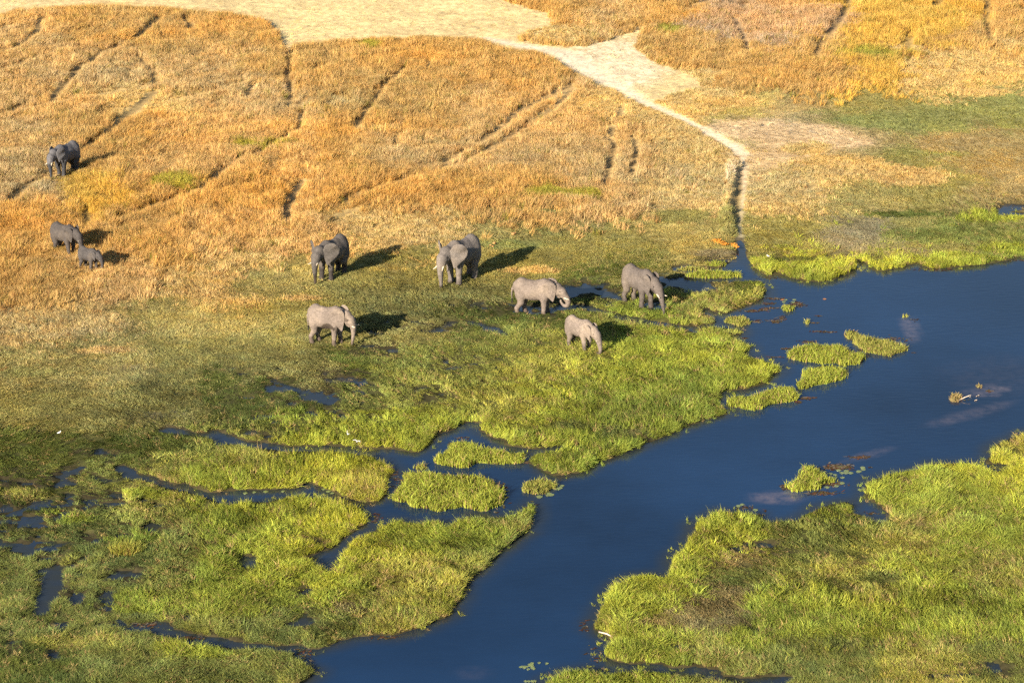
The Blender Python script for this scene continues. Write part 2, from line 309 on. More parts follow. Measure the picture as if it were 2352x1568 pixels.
# ------------------------------------------------------------------ ground fields on a grid
NX = 600
ys = [90.0]
while ys[-1] < 262: ys.append(ys[-1] * 1.00175)
ys = np.array(ys); NY = len(ys)
xs = np.linspace(-64, 64, NX)
GX, GY = np.meshgrid(xs, ys)
wx = GX + (fbm(GX, GY, 1.0, 3, 5) - .5) * 0.35
wy = GY + (fbm(GX, GY, 1.0, 3, 9) - .5) * 0.55
U0, V0 = UV(GX, GY)
D_RIV = np.zeros_like(GX)
m = (V0 > 480)
D_RIV[m] = sdf_poly(RIVER, wx[m], wy[m]); D_RIV[~m] = -3
D_RIV = D_RIV + .08
D_P1 = sdf_box(P1, wx, wy, 3)
D_SAND = dline(SAND, wx, wy); D_SAND2 = dline(SAND2, GX, GY)
D_TR = np.full(GX.shape, 4.0)
for t in TRACKS: D_TR = np.minimum(D_TR, dline(t, wx, wy))
D_CR = np.full(GX.shape, 4.0)
for t in CREEKS: D_CR = np.minimum(D_CR, dline(t, wx, wy))
WETF = np.zeros_like(GX)
for a, b, c, d, s in WET:
    q = ((U0 - a) / c) ** 2 + ((V0 - b) / d) ** 2
    WETF = np.maximum(WETF, s * np.exp(-q * .8))
pn = fbm(GX, GY * 0.8, .9, 4, 21) * .65 + fbm(GX, GY, 5, 2, 40) * .35
PUD = sstep(-.05, .06, WETF * 0.8 + pn - 0.95)        # 1 in puddles
fn = fbm(GX * .7, GY, .55, 2, 133)
PUD = np.maximum(PUD, sstep(-.04, .05, WETF * .85 + fn * .8 + pn * .3 - .885))
PUD = np.maximum(PUD, sstep(.12, -.12, D_CR))
n_f = fbm(GX, GY, .45, 2, 33); n_m = fbm(GX, GY, 2.2, 3, 37)
land = 0.085 + (n_f - .5) * .10 + (n_m - .5) * .08
tuss = sstep(.45, .7, n_f) * sstep(-.2, .2, WETF - .15) * .05
H = np.where(D_RIV > 0, -np.clip(D_RIV * .9, 0.0, .6) - .03, np.minimum(land + tuss, .02 + -D_RIV * .35))
H = H * (1 - PUD) + np.minimum(H, -.05) * PUD
H -= .12 * sstep(.15, -.1, D_TR)
H = np.where((D_TR < .2) & (D_RIV < -1), np.maximum(H, .012), H)
DITCH = ground_line([(1701,380,.1),(1697,430,.1),(1691,470,.1),(1686,510,.1),(1693,545,.1)])
D_DI = dline(DITCH + np.array([-.55, 0, 0]), GX, GY)
H += .30 * np.exp(-(np.clip(D_DI, 0, 9) / .30) ** 2) * (.6 + .8 * n_f)
H = np.where(D_SAND < .3, np.maximum(.05 - .03 * sstep(0.3, -.5, D_SAND), H * .3 + .03), H)
def bil(F, x, y):
    fi = np.clip((x - xs[0]) / (xs[1] - xs[0]), 0, NX - 1.001)
    fj = np.clip(np.log(y / ys[0]) / math.log(1.00175), 0, NY - 1.001)
    i = fi.astype(int); j = fj.astype(int); a = fi - i; b = fj - j
    return (F[j, i] * (1 - a) + F[j, i + 1] * a) * (1 - b) + (F[j + 1, i] * (1 - a) + F[j + 1, i + 1] * a) * b
def ghz(x, y):
    return float(bil(H, np.array([x]), np.array([y]))[0])

def base_color(x, y, n1, n2):
    u, v = UV(x, y)
    uu = u + (n1 - .5) * 260; vv = v + (n2 - .5) * 100
    tot = 0; acc = 0
    for k, w in code_weights(uu, vv):
        a = ALB[k]
        acc = acc + a * w[..., None]; tot = tot + w
    return acc / tot[..., None]
n1 = fbm(GX, GY, 6, 3, 50); n2 = fbm(GX, GY, 6, 3, 55)
GC = base_color(GX, GY, n1, n2)
blobn = fbm(GX, GY, 2.5, 3, 71)
for a, b, c, d, k, p in BLOB:
    q = np.exp(-(((U0 - a) / c) ** 2 + ((V0 - b) / d) ** 2)) * p
    w = sstep(.15, .45, q * (0.6 + .8 * blobn))[..., None]
    GC = GC * (1 - w) + ALB[k] * w
wet_l = sstep(520, 700, V0 + (U0 - 1176) * .02 )
inP = sstep(-.9, .6, D_P1 + (n_f - .5) * .8)[..., None]
GC = GC * np.where(HGT.mean() > 0, 1.0, 1.0)
stc = ALB[PROTO_ST] * (0.82 + .3 * n1[..., None]) * np.array([1, 1, 1]) + (n2[..., None] - .5) * np.array([.05, .08, .05])
GC = GC * (1 - inP) + stc * inP
sandw = np.maximum(sstep(.7, -.5, D_SAND + (n_f - .5) * 1.2), .55 * sstep(.2, -.2, D_SAND2))[..., None]
side = np.exp(-(((U0 - 1410) / 130) ** 2 + ((V0 - 150) / 60) ** 2))
sandw = np.maximum(sandw, (sstep(.15, .6, side * (.4 + n_f))[..., None] * inP * .75))
GC = GC * (1 - sandw) + ALB[PROTO_SA] * sandw
GC = GC * (1 - .45 * wet_l[..., None] * (1 - inP))
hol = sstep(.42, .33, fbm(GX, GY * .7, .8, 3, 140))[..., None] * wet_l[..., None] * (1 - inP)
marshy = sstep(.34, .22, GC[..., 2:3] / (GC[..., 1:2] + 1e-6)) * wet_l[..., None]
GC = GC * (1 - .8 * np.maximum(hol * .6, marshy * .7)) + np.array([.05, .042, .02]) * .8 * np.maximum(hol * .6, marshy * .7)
# damp mud near water, on the flooded meadow
mud = np.array([.045, .036, .022])
mw = np.maximum(sstep(-1.2, -.1, D_RIV), np.maximum(sstep(.10, .35, WETF), PUD))[..., None]
GC = GC * (1 - mw * .85) + mud * mw * .85
GC *= (0.70 + .60 * n_f[..., None]) * (.82 + .36 * fbm(GX, GY, 2.4, 3, 77)[..., None])
trw = sstep(.25, -.1, D_TR)[..., None] * .45
GC = GC * (1 - trw) + np.array([.20, .135, .07]) * trw
sb = sstep(.3, 1.5, D_RIV)[..., None]
GC = GC * (1 - sb) + np.array([.05, .045, .03]) * sb

def new_mat(name):
    m = bpy.data.materials.new(name); m.use_nodes = True
    nt = m.node_tree; nt.nodes.clear()
    out = nt.nodes.new("ShaderNodeOutputMaterial")
    return m, nt, out
def N(nt, t, **kw):
    n = nt.nodes.new(t)
    for k, v in kw.items(): setattr(n, k, v)
    return n
def mesh_np(name, verts, faces, cols=None, smooth=True, cname='col'):
    """faces: int array (n,3) or (n,4)"""
    me = bpy.data.meshes.new(name)
    verts = np.asarray(verts, np.float32); faces = np.asarray(faces, np.int32)
    me.vertices.add(len(verts)); me.vertices.foreach_set("co", verts.ravel())
    if len(faces):
        k = faces.shape[1]
        me.loops.add(faces.size); me.loops.foreach_set("vertex_index", faces.ravel())
        me.polygons.add(len(faces))
        me.polygons.foreach_set("loop_start", np.arange(0, faces.size, k, dtype=np.int32))
        me.polygons.foreach_set("loop_total", np.full(len(faces), k, dtype=np.int32))
        me.polygons.foreach_set("use_smooth", np.full(len(faces), smooth))
    if cols is not None:
        c = np.ones((len(verts), 4), np.float32); c[:, :3] = cols
        at = me.attributes.new(cname, 'FLOAT_COLOR', 'POINT'); at.data.foreach_set("color", c.ravel())
    me.update(calc_edges=True)
    return me
def link(name, me, mat=None, parent=None, loc=(0, 0, 0)):
    o = bpy.data.objects.new(name, me); COL.objects.link(o)
    if mat: me.materials.append(mat)
    if parent: o.parent = parent
    o.location = loc
    return o
def tag(o, label=None, cat=None, group=None, kind=None):
    if label: o['label'] = label
    if cat: o['category'] = cat
    if group: o['group'] = group
    if kind: o['kind'] = kind
    return o
def empty(name, loc, rz=0.0):
    o = bpy.data.objects.new(name, None); COL.objects.link(o)
    o.location = loc; o.rotation_euler = (0, 0, rz); o.empty_display_size = .3
    return o

# ------------------------------------------------------------------ ground sheet
ext_x = [-2500, -900, -300, -120, -80]; ext_y0 = [-600, -100, 20, 60, 80]; ext_y1 = [270, 300, 400, 800, 2000, 5000]
XS = np.array(ext_x + list(xs) + [-a for a in ext_x[::-1]]); YS = np.array(ext_y0 + list(ys) + ext_y1)
ix = np.clip(np.arange(len(XS)) - len(ext_x), 0, NX - 1); iy = np.clip(np.arange(len(YS)) - len(ext_y0), 0, NY - 1)
FX, FY = np.meshgrid(XS, YS)
FH = H[np.ix_(iy, ix)]; FC = GC[np.ix_(iy, ix)]
V = np.stack([FX, FY, FH], -1).reshape(-1, 3)
nX, nY = len(XS), len(YS)
I = np.arange(nX * nY).reshape(nY, nX)
Fq = np.stack([I[:-1, :-1], I[:-1, 1:], I[1:, 1:], I[1:, :-1]], -1).reshape(-1, 4)
gmat, nt, out = new_mat("ground")
bs = N(nt, "ShaderNodeBsdfPrincipled"); bs.inputs["Roughness"].default_value = .9; bs.inputs["Specular IOR Level"].default_value = .15
at = N(nt, "ShaderNodeAttribute", attribute_name="col")
geo = N(nt, "ShaderNodeNewGeometry")
nz = N(nt, "ShaderNodeTexNoise"); nz.inputs["Scale"].default_value = 3.2; nz.inputs["Detail"].default_value = 8; nz.inputs["Roughness"].default_value = .7
nt.links.new(geo.outputs["Position"], nz.inputs["Vector"])
mr = N(nt, "ShaderNodeMapRange"); mr.inputs[1].default_value = .3; mr.inputs[2].default_value = .7; mr.inputs[3].default_value = .6; mr.inputs[4].default_value = 1.35
nt.links.new(nz.outputs[0], mr.inputs[0])
mx = N(nt, "ShaderNodeMix", data_type='RGBA', blend_type='MULTIPLY'); mx.inputs[0].default_value = 1
nt.links.new(at.outputs["Color"], mx.inputs[6]); nt.links.new(mr.outputs[0], mx.inputs[7])
nt.links.new(mx.outputs[2], bs.inputs["Base Color"])
bp = N(nt, "ShaderNodeBump"); bp.inputs["Strength"].default_value = .8; bp.inputs["Distance"].default_value = .06
nt.links.new(nz.outputs[0], bp.inputs["Height"]); nt.links.new(bp.outputs[0], bs.inputs["Normal"])
nt.links.new(bs.outputs[0], out.inputs[0])
g = link("ground", mesh_np("ground", V, Fq, FC.reshape(-1, 3)), gmat)
tag(g, kind='structure')

# ------------------------------------------------------------------ water
SHOAL = [(2090,755,20,24,.5,.6),(1785,1142,60,13,.6,0),(2285,891,34,6,.6,.05),(2262,905,32,5,.5,0),(2235,900,30,9,.3,-.1),(2230,950,90,12,.28,-.25),(1990,1045,55,8,.3,-.25),(1870,1115,60,10,.15,0),(1090,1545,40,14,.10,0),(2300,860,120,40,.08,0)]
wxs = np.linspace(-64, 64, 330); wys = [90.0]
while wys[-1] < 262: wys.append(wys[-1] * 1.0032)
wys = np.array(wys)
XS2 = np.array([-2500] + list(wxs) + [2500]); YS2 = np.array([-600] + list(wys) + [5000])
WX, WY = np.meshgrid(XS2, YS2)
wu, wv = UV(np.clip(WX, -64, 64), np.clip(WY, 90, 262))
sh = np.zeros_like(WX)
jn = fbm(WX, WY, 1.2, 4, 91)
for a, b, c, d, s, sk in SHOAL:
    dv = wv - b - sk * (wu - a)
    q = ((wu - a) / c) ** 2 + (dv / d) ** 2
    sh = np.maximum(sh, s * sstep(1.9, .1, q + (jn - .5) * 1.4))
wc = np.zeros(WX.shape + (3,)); wc[..., 0] = sh
near = bil(D_RIV, np.clip(WX, -63.9, 63.9), np.clip(WY, 90.1, 259))
wc[..., 1] = sstep(1.1, .0, near) * (.35 + .9 * fbm(WX, WY, .8, 3, 95))
nX, nY = len(XS2), len(YS2)
I = np.arange(nX * nY).reshape(nY, nX)
Fw = np.stack([I[:-1, :-1], I[:-1, 1:], I[1:, 1:], I[1:, :-1]], -1).reshape(-1, 4)
wmat, nt, out = new_mat("water")
bs = N(nt, "ShaderNodeBsdfPrincipled")
bs.inputs["Roughness"].default_value = .06; bs.inputs["IOR"].default_value = 1.33
at = N(nt, "ShaderNodeAttribute", attribute_name="col")
sepc = N(nt, "ShaderNodeSeparateColor"); nt.links.new(at.outputs["Color"], sepc.inputs[0])
mx = N(nt, "ShaderNodeMix", data_type='RGBA')
mx.inputs[6].default_value = (.008, .032, .092, 1); mx.inputs[7].default_value = (.20, .17, .20, 1)
dn = N(nt, "ShaderNodeTexNoise"); dn.inputs["Scale"].default_value = .05; dn.inputs["Detail"].default_value = 5; dn.inputs["Roughness"].default_value = .6
dr_ = N(nt, "ShaderNodeMapRange"); dr_.inputs[1].default_value = .35; dr_.inputs[2].default_value = .68; dr_.inputs[3].default_value = .75; dr_.inputs[4].default_value = 1.5
dm = N(nt, "ShaderNodeMix", data_type='RGBA', blend_type='MULTIPLY'); dm.inputs[0].default_value = 1; dm.inputs[6].default_value = (.009, .030, .082, 1)
sn = N(nt, "ShaderNodeTexNoise"); sn.inputs["Scale"].default_value = 1.7; sn.inputs["Detail"].default_value = 6; sn.inputs["Roughness"].default_value = .65
sr = N(nt, "ShaderNodeMapRange"); sr.inputs[1].default_value = .35; sr.inputs[2].default_value = .62; sr.inputs[3].default_value = .15; sr.inputs[4].default_value = 1.0
sm = N(nt, "ShaderNodeMath", operation='MULTIPLY')
geo0 = N(nt, "ShaderNodeNewGeometry")
for q_n in (dn, sn): nt.links.new(geo0.outputs["Position"], q_n.inputs["Vector"])
nt.links.new(dn.outputs[0], dr_.inputs[0]); nt.links.new(dr_.outputs[0], dm.inputs[7]); nt.links.new(dm.outputs[2], mx.inputs[6])
nt.links.new(sn.outputs[0], sr.inputs[0]); nt.links.new(sr.outputs[0], sm.inputs[1]); nt.links.new(sepc.outputs[0], sm.inputs[0]); nt.links.new(sm.outputs[0], mx.inputs[0])
sh2 = N(nt, "ShaderNodeMix", data_type='RGBA'); sh2.inputs[7].default_value = (.030, .034, .030, 1)
nt.links.new(sepc.outputs[1], sh2.inputs[0]); nt.links.new(mx.outputs[2], sh2.inputs[6]); nt.links.new(sh2.outputs[2], bs.inputs["Base Color"])
geo = N(nt, "ShaderNodeNewGeometry")
mp = N(nt, "ShaderNodeMapping"); mp.inputs["Scale"].default_value = (.5, 1.4, 1); mp.inputs["Rotation"].default_value = (0, 0, R(-35))
nt.links.new(geo.outputs["Position"], mp.inputs[0])
n_a = N(nt, "ShaderNodeTexNoise"); n_a.inputs["Scale"].default_value = 2.6; n_a.inputs["Detail"].default_value = 3
nt.links.new(mp.outputs[0], n_a.inputs["Vector"])
n_b = N(nt, "ShaderNodeTexNoise"); n_b.inputs["Scale"].default_value = .18; n_b.inputs["Detail"].default_value = 3
nt.links.new(mp.outputs[0], n_b.inputs["Vector"])
mm = N(nt, "ShaderNodeMath", operation='MULTIPLY'); nt.links.new(n_a.outputs[0], mm.inputs[0]); nt.links.new(n_b.outputs[0], mm.inputs[1])
bp = N(nt, "ShaderNodeBump"); bp.inputs["Strength"].default_value = .32; bp.inputs["Distance"].default_value = .05
nt.links.new(mm.outputs[0], bp.inputs["Height"]); nt.links.new(bp.outputs[0], bs.inputs["Normal"])
nt.links.new(bs.outputs[0], out.inputs[0])
w = link("water", mesh_np("water", np.stack([WX, WY, WX * 0], -1).reshape(-1, 3), Fw, wc.reshape(-1, 3)), wmat)
tag(w, kind='structure')

# ------------------------------------------------------------------ grass
def grass_mat(name, instancer=True):
    m, nt, out = new_mat(name)
    at = N(nt, "ShaderNodeAttribute", attribute_name="tint")
    if instancer: at.attribute_type = 'INSTANCER'
    bv = N(nt, "ShaderNodeAttribute", attribute_name="bv")
    mx = N(nt, "ShaderNodeMix", data_type='RGBA', blend_type='MULTIPLY'); mx.inputs[0].default_value = 1
    nt.links.new(at.outputs["Color"], mx.inputs[6]); nt.links.new(bv.outputs["Color"], mx.inputs[7])
    df = N(nt, "ShaderNodeBsdfDiffuse"); tl = N(nt, "ShaderNodeBsdfTranslucent")
    nt.links.new(mx.outputs[2], df.inputs[0]); nt.links.new(mx.outputs[2], tl.inputs[0])
    ms = N(nt, "ShaderNodeMixShader"); ms.inputs[0].default_value = .3
    nt.links.new(df.outputs[0], ms.inputs[1]); nt.links.new(tl.outputs[0], ms.inputs[2]); nt.links.new(ms.outputs[0], out.inputs[0])
    return m
GM_I = grass_mat("grass_blades"); GM_L = grass_mat("islet_grass_blades", False)

def blades(bx, by, bz, h, w, az, lean, curve, r):
    """numpy arrays -> verts (n*5,3), faces tri"""
    n = len(bx)
    dx, dy = np.cos(az), np.sin(az)
    fa = r.random(n) * 2 * np.pi
    sx, sy = np.cos(fa) * w / 2, np.sin(fa) * w / 2
    V = np.zeros((n, 5, 3))
    m_ = .55
    off1 = lean * m_ * h; off2 = (lean + curve) * h
    V[:, 0] = np.stack([bx - sx, by - sy, bz], 1); V[:, 1] = np.stack([bx + sx, by + sy, bz], 1)
    mz = bz + h * m_
    V[:, 2] = np.stack([bx + dx * off1 - sx * .8, by + dy * off1 - sy * .8, mz], 1)
    V[:, 3] = np.stack([bx + dx * off1 + sx * .8, by + dy * off1 + sy * .8, mz], 1)
    tz = bz + h * np.clip(1 - .35 * (lean + curve) ** 2, .3, 1)
    V[:, 4] = np.stack([bx + dx * off2, by + dy * off2, tz], 1)
    b = (np.arange(n) * 5)[:, None]
    F = np.concatenate([b + np.array([[0, 1, 3]]), b + np.array([[0, 3, 2]]), b + np.array([[2, 3, 4]])], 0)
    return V.reshape(-1, 3), F
def proto(name, n, rad, h0, h1, w0, w1, lean, curve, seed):
    r = np.random.default_rng(seed)
    rr = rad * np.sqrt(r.random(n)); a = r.random(n) * 2 * np.pi
    bx, by = rr * np.cos(a), rr * np.sin(a)
    h = h0 + (h1 - h0) * r.random(n) * (1 - .35 * (rr / rad) ** 2)
    az = a + r.normal(0, .9, n)
    V, F = blades(bx, by, np.full(n, -.03), h, w0 + (w1 - w0) * r.random(n), az, lean * r.random(n) * 1.4, curve * r.random(n), r)
    bv = np.repeat((.70 + .6 * r.random(n))[:, None] * (1 + (r.random((n, 3)) - .5) * .14), 5, 0)
    me = mesh_np(name, V, F, bv, smooth=False, cname='bv')
    me.materials.append(GM_I)
    o = bpy.data.objects.new(name, me)
    return o
def coll(name, objs):
    c = bpy.data.collections.new(name)
    for o in objs: c.objects.link(o)
    return c
C_T = coll("tall_tufts", [proto("tall_tuft", 30, .34, .42, 1.05, .020, .042, .22, .30, 100 + i) for i in range(6)])
C_S = coll("short_tufts", [proto("short_tuft", 24, .24, .4, 1.2, .018, .034, .16, .12, 200 + i) for i in range(5)])
C_M = coll("marsh_tufts", [proto("marsh_tuft", 30, .24, .25, 1.1, .016, .038, .26, .26, 300 + i) for i in range(6)])

def gn_group(name, collection):
    ng = bpy.data.node_groups.new(name, 'GeometryNodeTree')
    ng.interface.new_socket("Geometry", in_out='INPUT', socket_type='NodeSocketGeometry')
    ng.interface.new_socket("Geometry", in_out='OUTPUT', socket_type='NodeSocketGeometry')
    gi = ng.nodes.new('NodeGroupInput'); go = ng.nodes.new('NodeGroupOutput')
    ci = ng.nodes.new('GeometryNodeCollectionInfo'); ci.inputs[0].default_value = collection
    ci.inputs['Separate Children'].default_value = True; ci.inputs['Reset Children'].default_value = True
    ip = ng.nodes.new('GeometryNodeInstanceOnPoints'); ip.inputs['Pick Instance'].default_value = True
    def na(nm, ty):
        n = ng.nodes.new('GeometryNodeInputNamedAttribute'); n.data_type = ty; n.inputs[0].default_value = nm; return n.outputs[0]
    m2p = ng.nodes.new('GeometryNodeMeshToPoints')
    L = ng.links.new
    L(gi.outputs[0], m2p.inputs[0]); L(m2p.outputs[0], ip.inputs['Points']); L(ci.outputs[0], ip.inputs['Instance'])
    L(na('idx', 'INT'), ip.inputs['Instance Index']); L(na('rot', 'FLOAT_VECTOR'), ip.inputs['Rotation']); L(na('scl', 'FLOAT_VECTOR'), ip.inputs['Scale'])
    L(ip.outputs[0], go.inputs[0])
    return ng
def scatter(name, P, rot, scl, tint, nproto, collection, label):
    me = bpy.data.meshes.new(name)
    n = len(P)
    me.vertices.add(n); me.vertices.foreach_set("co", P.astype(np.float32).ravel())
    a = me.attributes.new('rot', 'FLOAT_VECTOR', 'POINT'); a.data.foreach_set('vector', rot.astype(np.float32).ravel())
    a = me.attributes.new('scl', 'FLOAT_VECTOR', 'POINT'); a.data.foreach_set('vector', scl.astype(np.float32).ravel())
    a = me.attributes.new('idx', 'INT', 'POINT'); a.data.foreach_set('value', rng.integers(0, nproto, n).astype(np.int32))
    c = np.ones((n, 4), np.float32); c[:, :3] = tint
    a = me.attributes.new('tint', 'FLOAT_COLOR', 'POINT'); a.data.foreach_set('color', c.ravel())
    me.materials.append(GM_I)
    o = bpy.data.objects.new(name, me); COL.objects.link(o)
    md = o.modifiers.new("tufts", 'NODES'); md.node_group = gn_group(name + "_tufts", collection)
    tag(o, label, kind='stuff')
    print(name, n)
    return o

def candidates(n, y0, y1):
    """random ground points inside a slightly widened view"""
    y = np.exp(rng.random(n) * (math.log(y1) - math.log(y0)) + math.log(y0))
    half = (1176 + 190) / FPX * (y * CP + CAM_H * SP)
    x = (rng.random(n) * 2 - 1) * half
    ok = np.abs(x) < 63
    return x[ok], y[ok]
n_c = 900000
x, y = candidates(n_c, 92, 258)           # density falls off with distance like 1/y^2 * y
u, v = UV(x, y)
a1 = fbm(x, y, 6, 3, 50); a2 = fbm(x, y, 6, 3, 55)
k_pick = np.zeros(len(x), int)
best = np.full(len(x), -1e9)
for k, wgt in code_weights(u + (a1 - .5) * 260, v + (a2 - .5) * 100):
    s = np.log(wgt + 1e-9) * 1.6 + rng.gumbel(size=len(x)) * .75
    mm_ = s > best
    best = np.where(mm_, s, best); k_pick = np.where(mm_, k, k_pick)
bn = fbm(x, y, 2.5, 3, 71)
for a, b, c, d, k, p in BLOB:
    q = np.exp(-(((u - a) / c) ** 2 + ((v - b) / d) ** 2)) * p
    hit = rng.random(len(x)) < sstep(.15, .45, q * (.6 + .8 * bn))
    k_pick[hit] = k
dr = bil(D_RIV, x, y); dp1 = bil(D_P1, x, y); dsa = bil(D_SAND, x, y); dsa2 = bil(D_SAND2, x, y); dtr = bil(D_TR, x, y)
pud = bil(PUD, x, y); zz = bil(H, x, y); wetf = bil(WETF, x, y); dcr = bil(D_CR, x, y)
inp = dp1 > 0
k_pick[inp] = PROTO_ST
bad = (~inp) & ((k_pick == PROTO_ST) | (k_pick == PROTO_SA))
k_pick[bad] = np.where(v[bad] < 160, KI['OR'], KI['TP'])
kind = KND[k_pick]; hg = HGT[k_pick].copy()
# clumps and hollows
cl = fbm(x, y, 1.3, 3, 61); cl2 = fbm(x, y, .55, 2, 64); big = fbm(x, y, 9, 3, 66)
edge_up = np.where(kind == 't', 1 + .25 * sstep(-2.0, -.2, dp1) * (~inp), 1)
hg = hg * np.where(kind == 't', np.clip(.25 + 1.5 * cl, .3, 1.5), np.clip(.02 + 1.96 * cl, .25, 1.7))
hg = np.where((kind == 'm') & (rng.random(len(x)) < .03), hg * 1.6, hg)
hole = sstep(.40, .33, fbm(x, y * .7, .8, 3, 140)) * edge_up * (.8 + .4 * rng.random(len(x)))
# near P1 the lowland codes do not reach: tall edge grows right up to the bare ground
track_f = sstep(0.1, .55, dtr)
keep = (dr < -.02) & (dsa > .2) & (dsa2 > 0.05) & (pud < .5) & (zz > -.01)
keep &= rng.random(len(x)) < (.04 + .96 * track_f)
hg *= np.where(kind == 'm', 1 - .55 * np.clip(wetf * 1.6, 0, 1), 1)
# blades must not hang over the open water: test the spot on the ground hidden behind each tuft's top
top_y = y + hg * .75 * y / CAM_H
for fu, fv, rr_ in ((157, 403, 1.9), (148, 586, 1.8), (205, 625, 1.4), (152, 416, 1.3), (145, 599, 1.3), (203, 635, 1.2)):
    ex, ey = G(fu, fv)
    hg *= 1 - .5 * np.exp(-(((x - ex) / rr_) ** 2 + ((y - ey) / (rr_ * 1.5)) ** 2))
dd_ = bil(D_DI, x, y); hg = np.where((dd_ < .35), np.maximum(hg, .34), hg)
shrink = .52 + .48 * sstep(.1, .9, -dr)
shrink *= np.where(kind == 'm', 1 - .45 * np.clip(wetf * 1.5, 0, 1), 1)
shrink *= np.where(kind == 't', .6 + .4 * sstep(.2, 1.2, dtr), 1)
keep &= rng.random(len(x)) < np.where(kind == 'm', 1 - .45 * np.clip(wetf * 1.7, 0, 1), 1)
keep &= (dr < -.12)
keep &= (kind != 'm') | (rng.random(len(x)) > hole * .85)
lucky = rng.random(len(x)) < .16
for fr in (.25, .5, .75, 1.0):
    yy = y + (top_y - y) * fr + .22 * shrink
    keep &= (bil(D_RIV, x, yy) < -.03) & ((bil(PUD, x, np.minimum(yy, y + 1.3)) < .5) | lucky)
    keep &= (kind != 't') | (bil(D_P1, x, yy) < .15) | inp
    keep &= (bil(D_SAND, x, yy) > .05)
    if fr < .8: keep &= (bil(D_TR, x, yy) > .02) | (rng.random(len(x)) < .25)
tuft_in_water = (dr > 0) & (dr < .5) & (rng.random(len(x)) < .03) & (cl > .45)
keep |= (tuft_in_water & (kind == 'm'))
keep |= (pud > .5) & (dr < -.1) & (rng.random(len(x)) < .03) & (dcr > .1)
base = ALB[k_pick] * (.72 + .56 * cl[:, None]) * (.80 + .40 * rng.random((len(x), 1)))
base *= np.where(kind == 'm', (.72 + .56 * big) * (.55 + .9 * fbm(x, y, .9, 2, 230)), 1)[:, None]
hg[dr > 0] *= .5
hue = (big - .5)[:, None] * np.array([.5, .15, -.5]) + (cl2 - .5)[:, None] * np.array([.22, .04, -.3]) + rng.normal(0, .02, (len(x), 3))
base = np.clip(base * (1 + hue), .01, .9)
# stray straw among the green, stray green among the straw
st = (kind == 'm') & (rng.random(len(x)) < .07 + .1 * (k_pick == KI['ML']))
base[st] = np.array([.46, .34, .15]) * (.7 + .5 * rng.random((st.sum(), 1)))
gt = (kind == 't') & (rng.random(len(x)) < .05) & (cl > .5)
base[gt] = np.array([.26, .24, .05])
br = (kind == 't') & (rng.random(len(x)) < .06)
base[br] = np.array([.36, .21, .08]) * (.7 + .5 * rng.random((br.sum(), 1)))
# water's edge: lush strip
lush = (kind == 'm') & (dr > -1.0) & (dr < 0)
hg[lush] *= 1.25
def sel(kd, prob):
    return keep & (kind == kd) & (rng.random(len(x)) < prob)
def emit(name, s, coln, npro, hscale, wscale, label, sway=1.6):
    n = s.sum()
    P = np.stack([x[s], y[s], np.maximum(zz[s], -.02)], 1)
    # coherent wind lean in swathes plus scatter, expressed in each tuft's own spun frame
    phi = rng.random(n) * 6.283; xs_, ys_ = x[s], y[s]
    Lx = (fbm(xs_, ys_, 7, 3, 210) - .5) * sway + rng.normal(0, .12, n) - .06; Ly = (fbm(xs_, ys_, 7, 3, 220) - .35) * sway + rng.normal(0, .12, n)
    rot = np.stack([np.cos(phi) * Lx + np.sin(phi) * Ly, -np.sin(phi) * Lx + np.cos(phi) * Ly, phi], 1)
    hs = hg[s] * hscale
    wsx = wscale(hg[s]) * (.8 + .4 * rng.random(n)) * shrink[s]
    return scatter(name, P, rot, np.stack([wsx, wsx, hs], 1), base[s], npro, coln, label)
# rotation is XYZ euler: tilt first in x,y then spin, so leans scatter in all directions
yfac = np.clip(y / 160, .5, 1.6)
emit("dry_grass", sel('t', .38), C_T, 6, 1.0, lambda h: .62 + .50 * np.clip(h, 0, 1), "dry orange and straw coloured grass covering the upper bank")
emit("short_grass", sel('s', np.where(inp, .06, .62)), C_S, 5, 1.0, lambda h: 1.1 + 0 * h, "short olive grazed grass between dry bank and marsh")
emit("marsh_grass", sel('m', .50 / shrink ** .8), C_M, 6, 1.0, lambda h: .8 + .9 * np.clip(h, 0, .6), "bright green marsh grass growing in and beside the water")
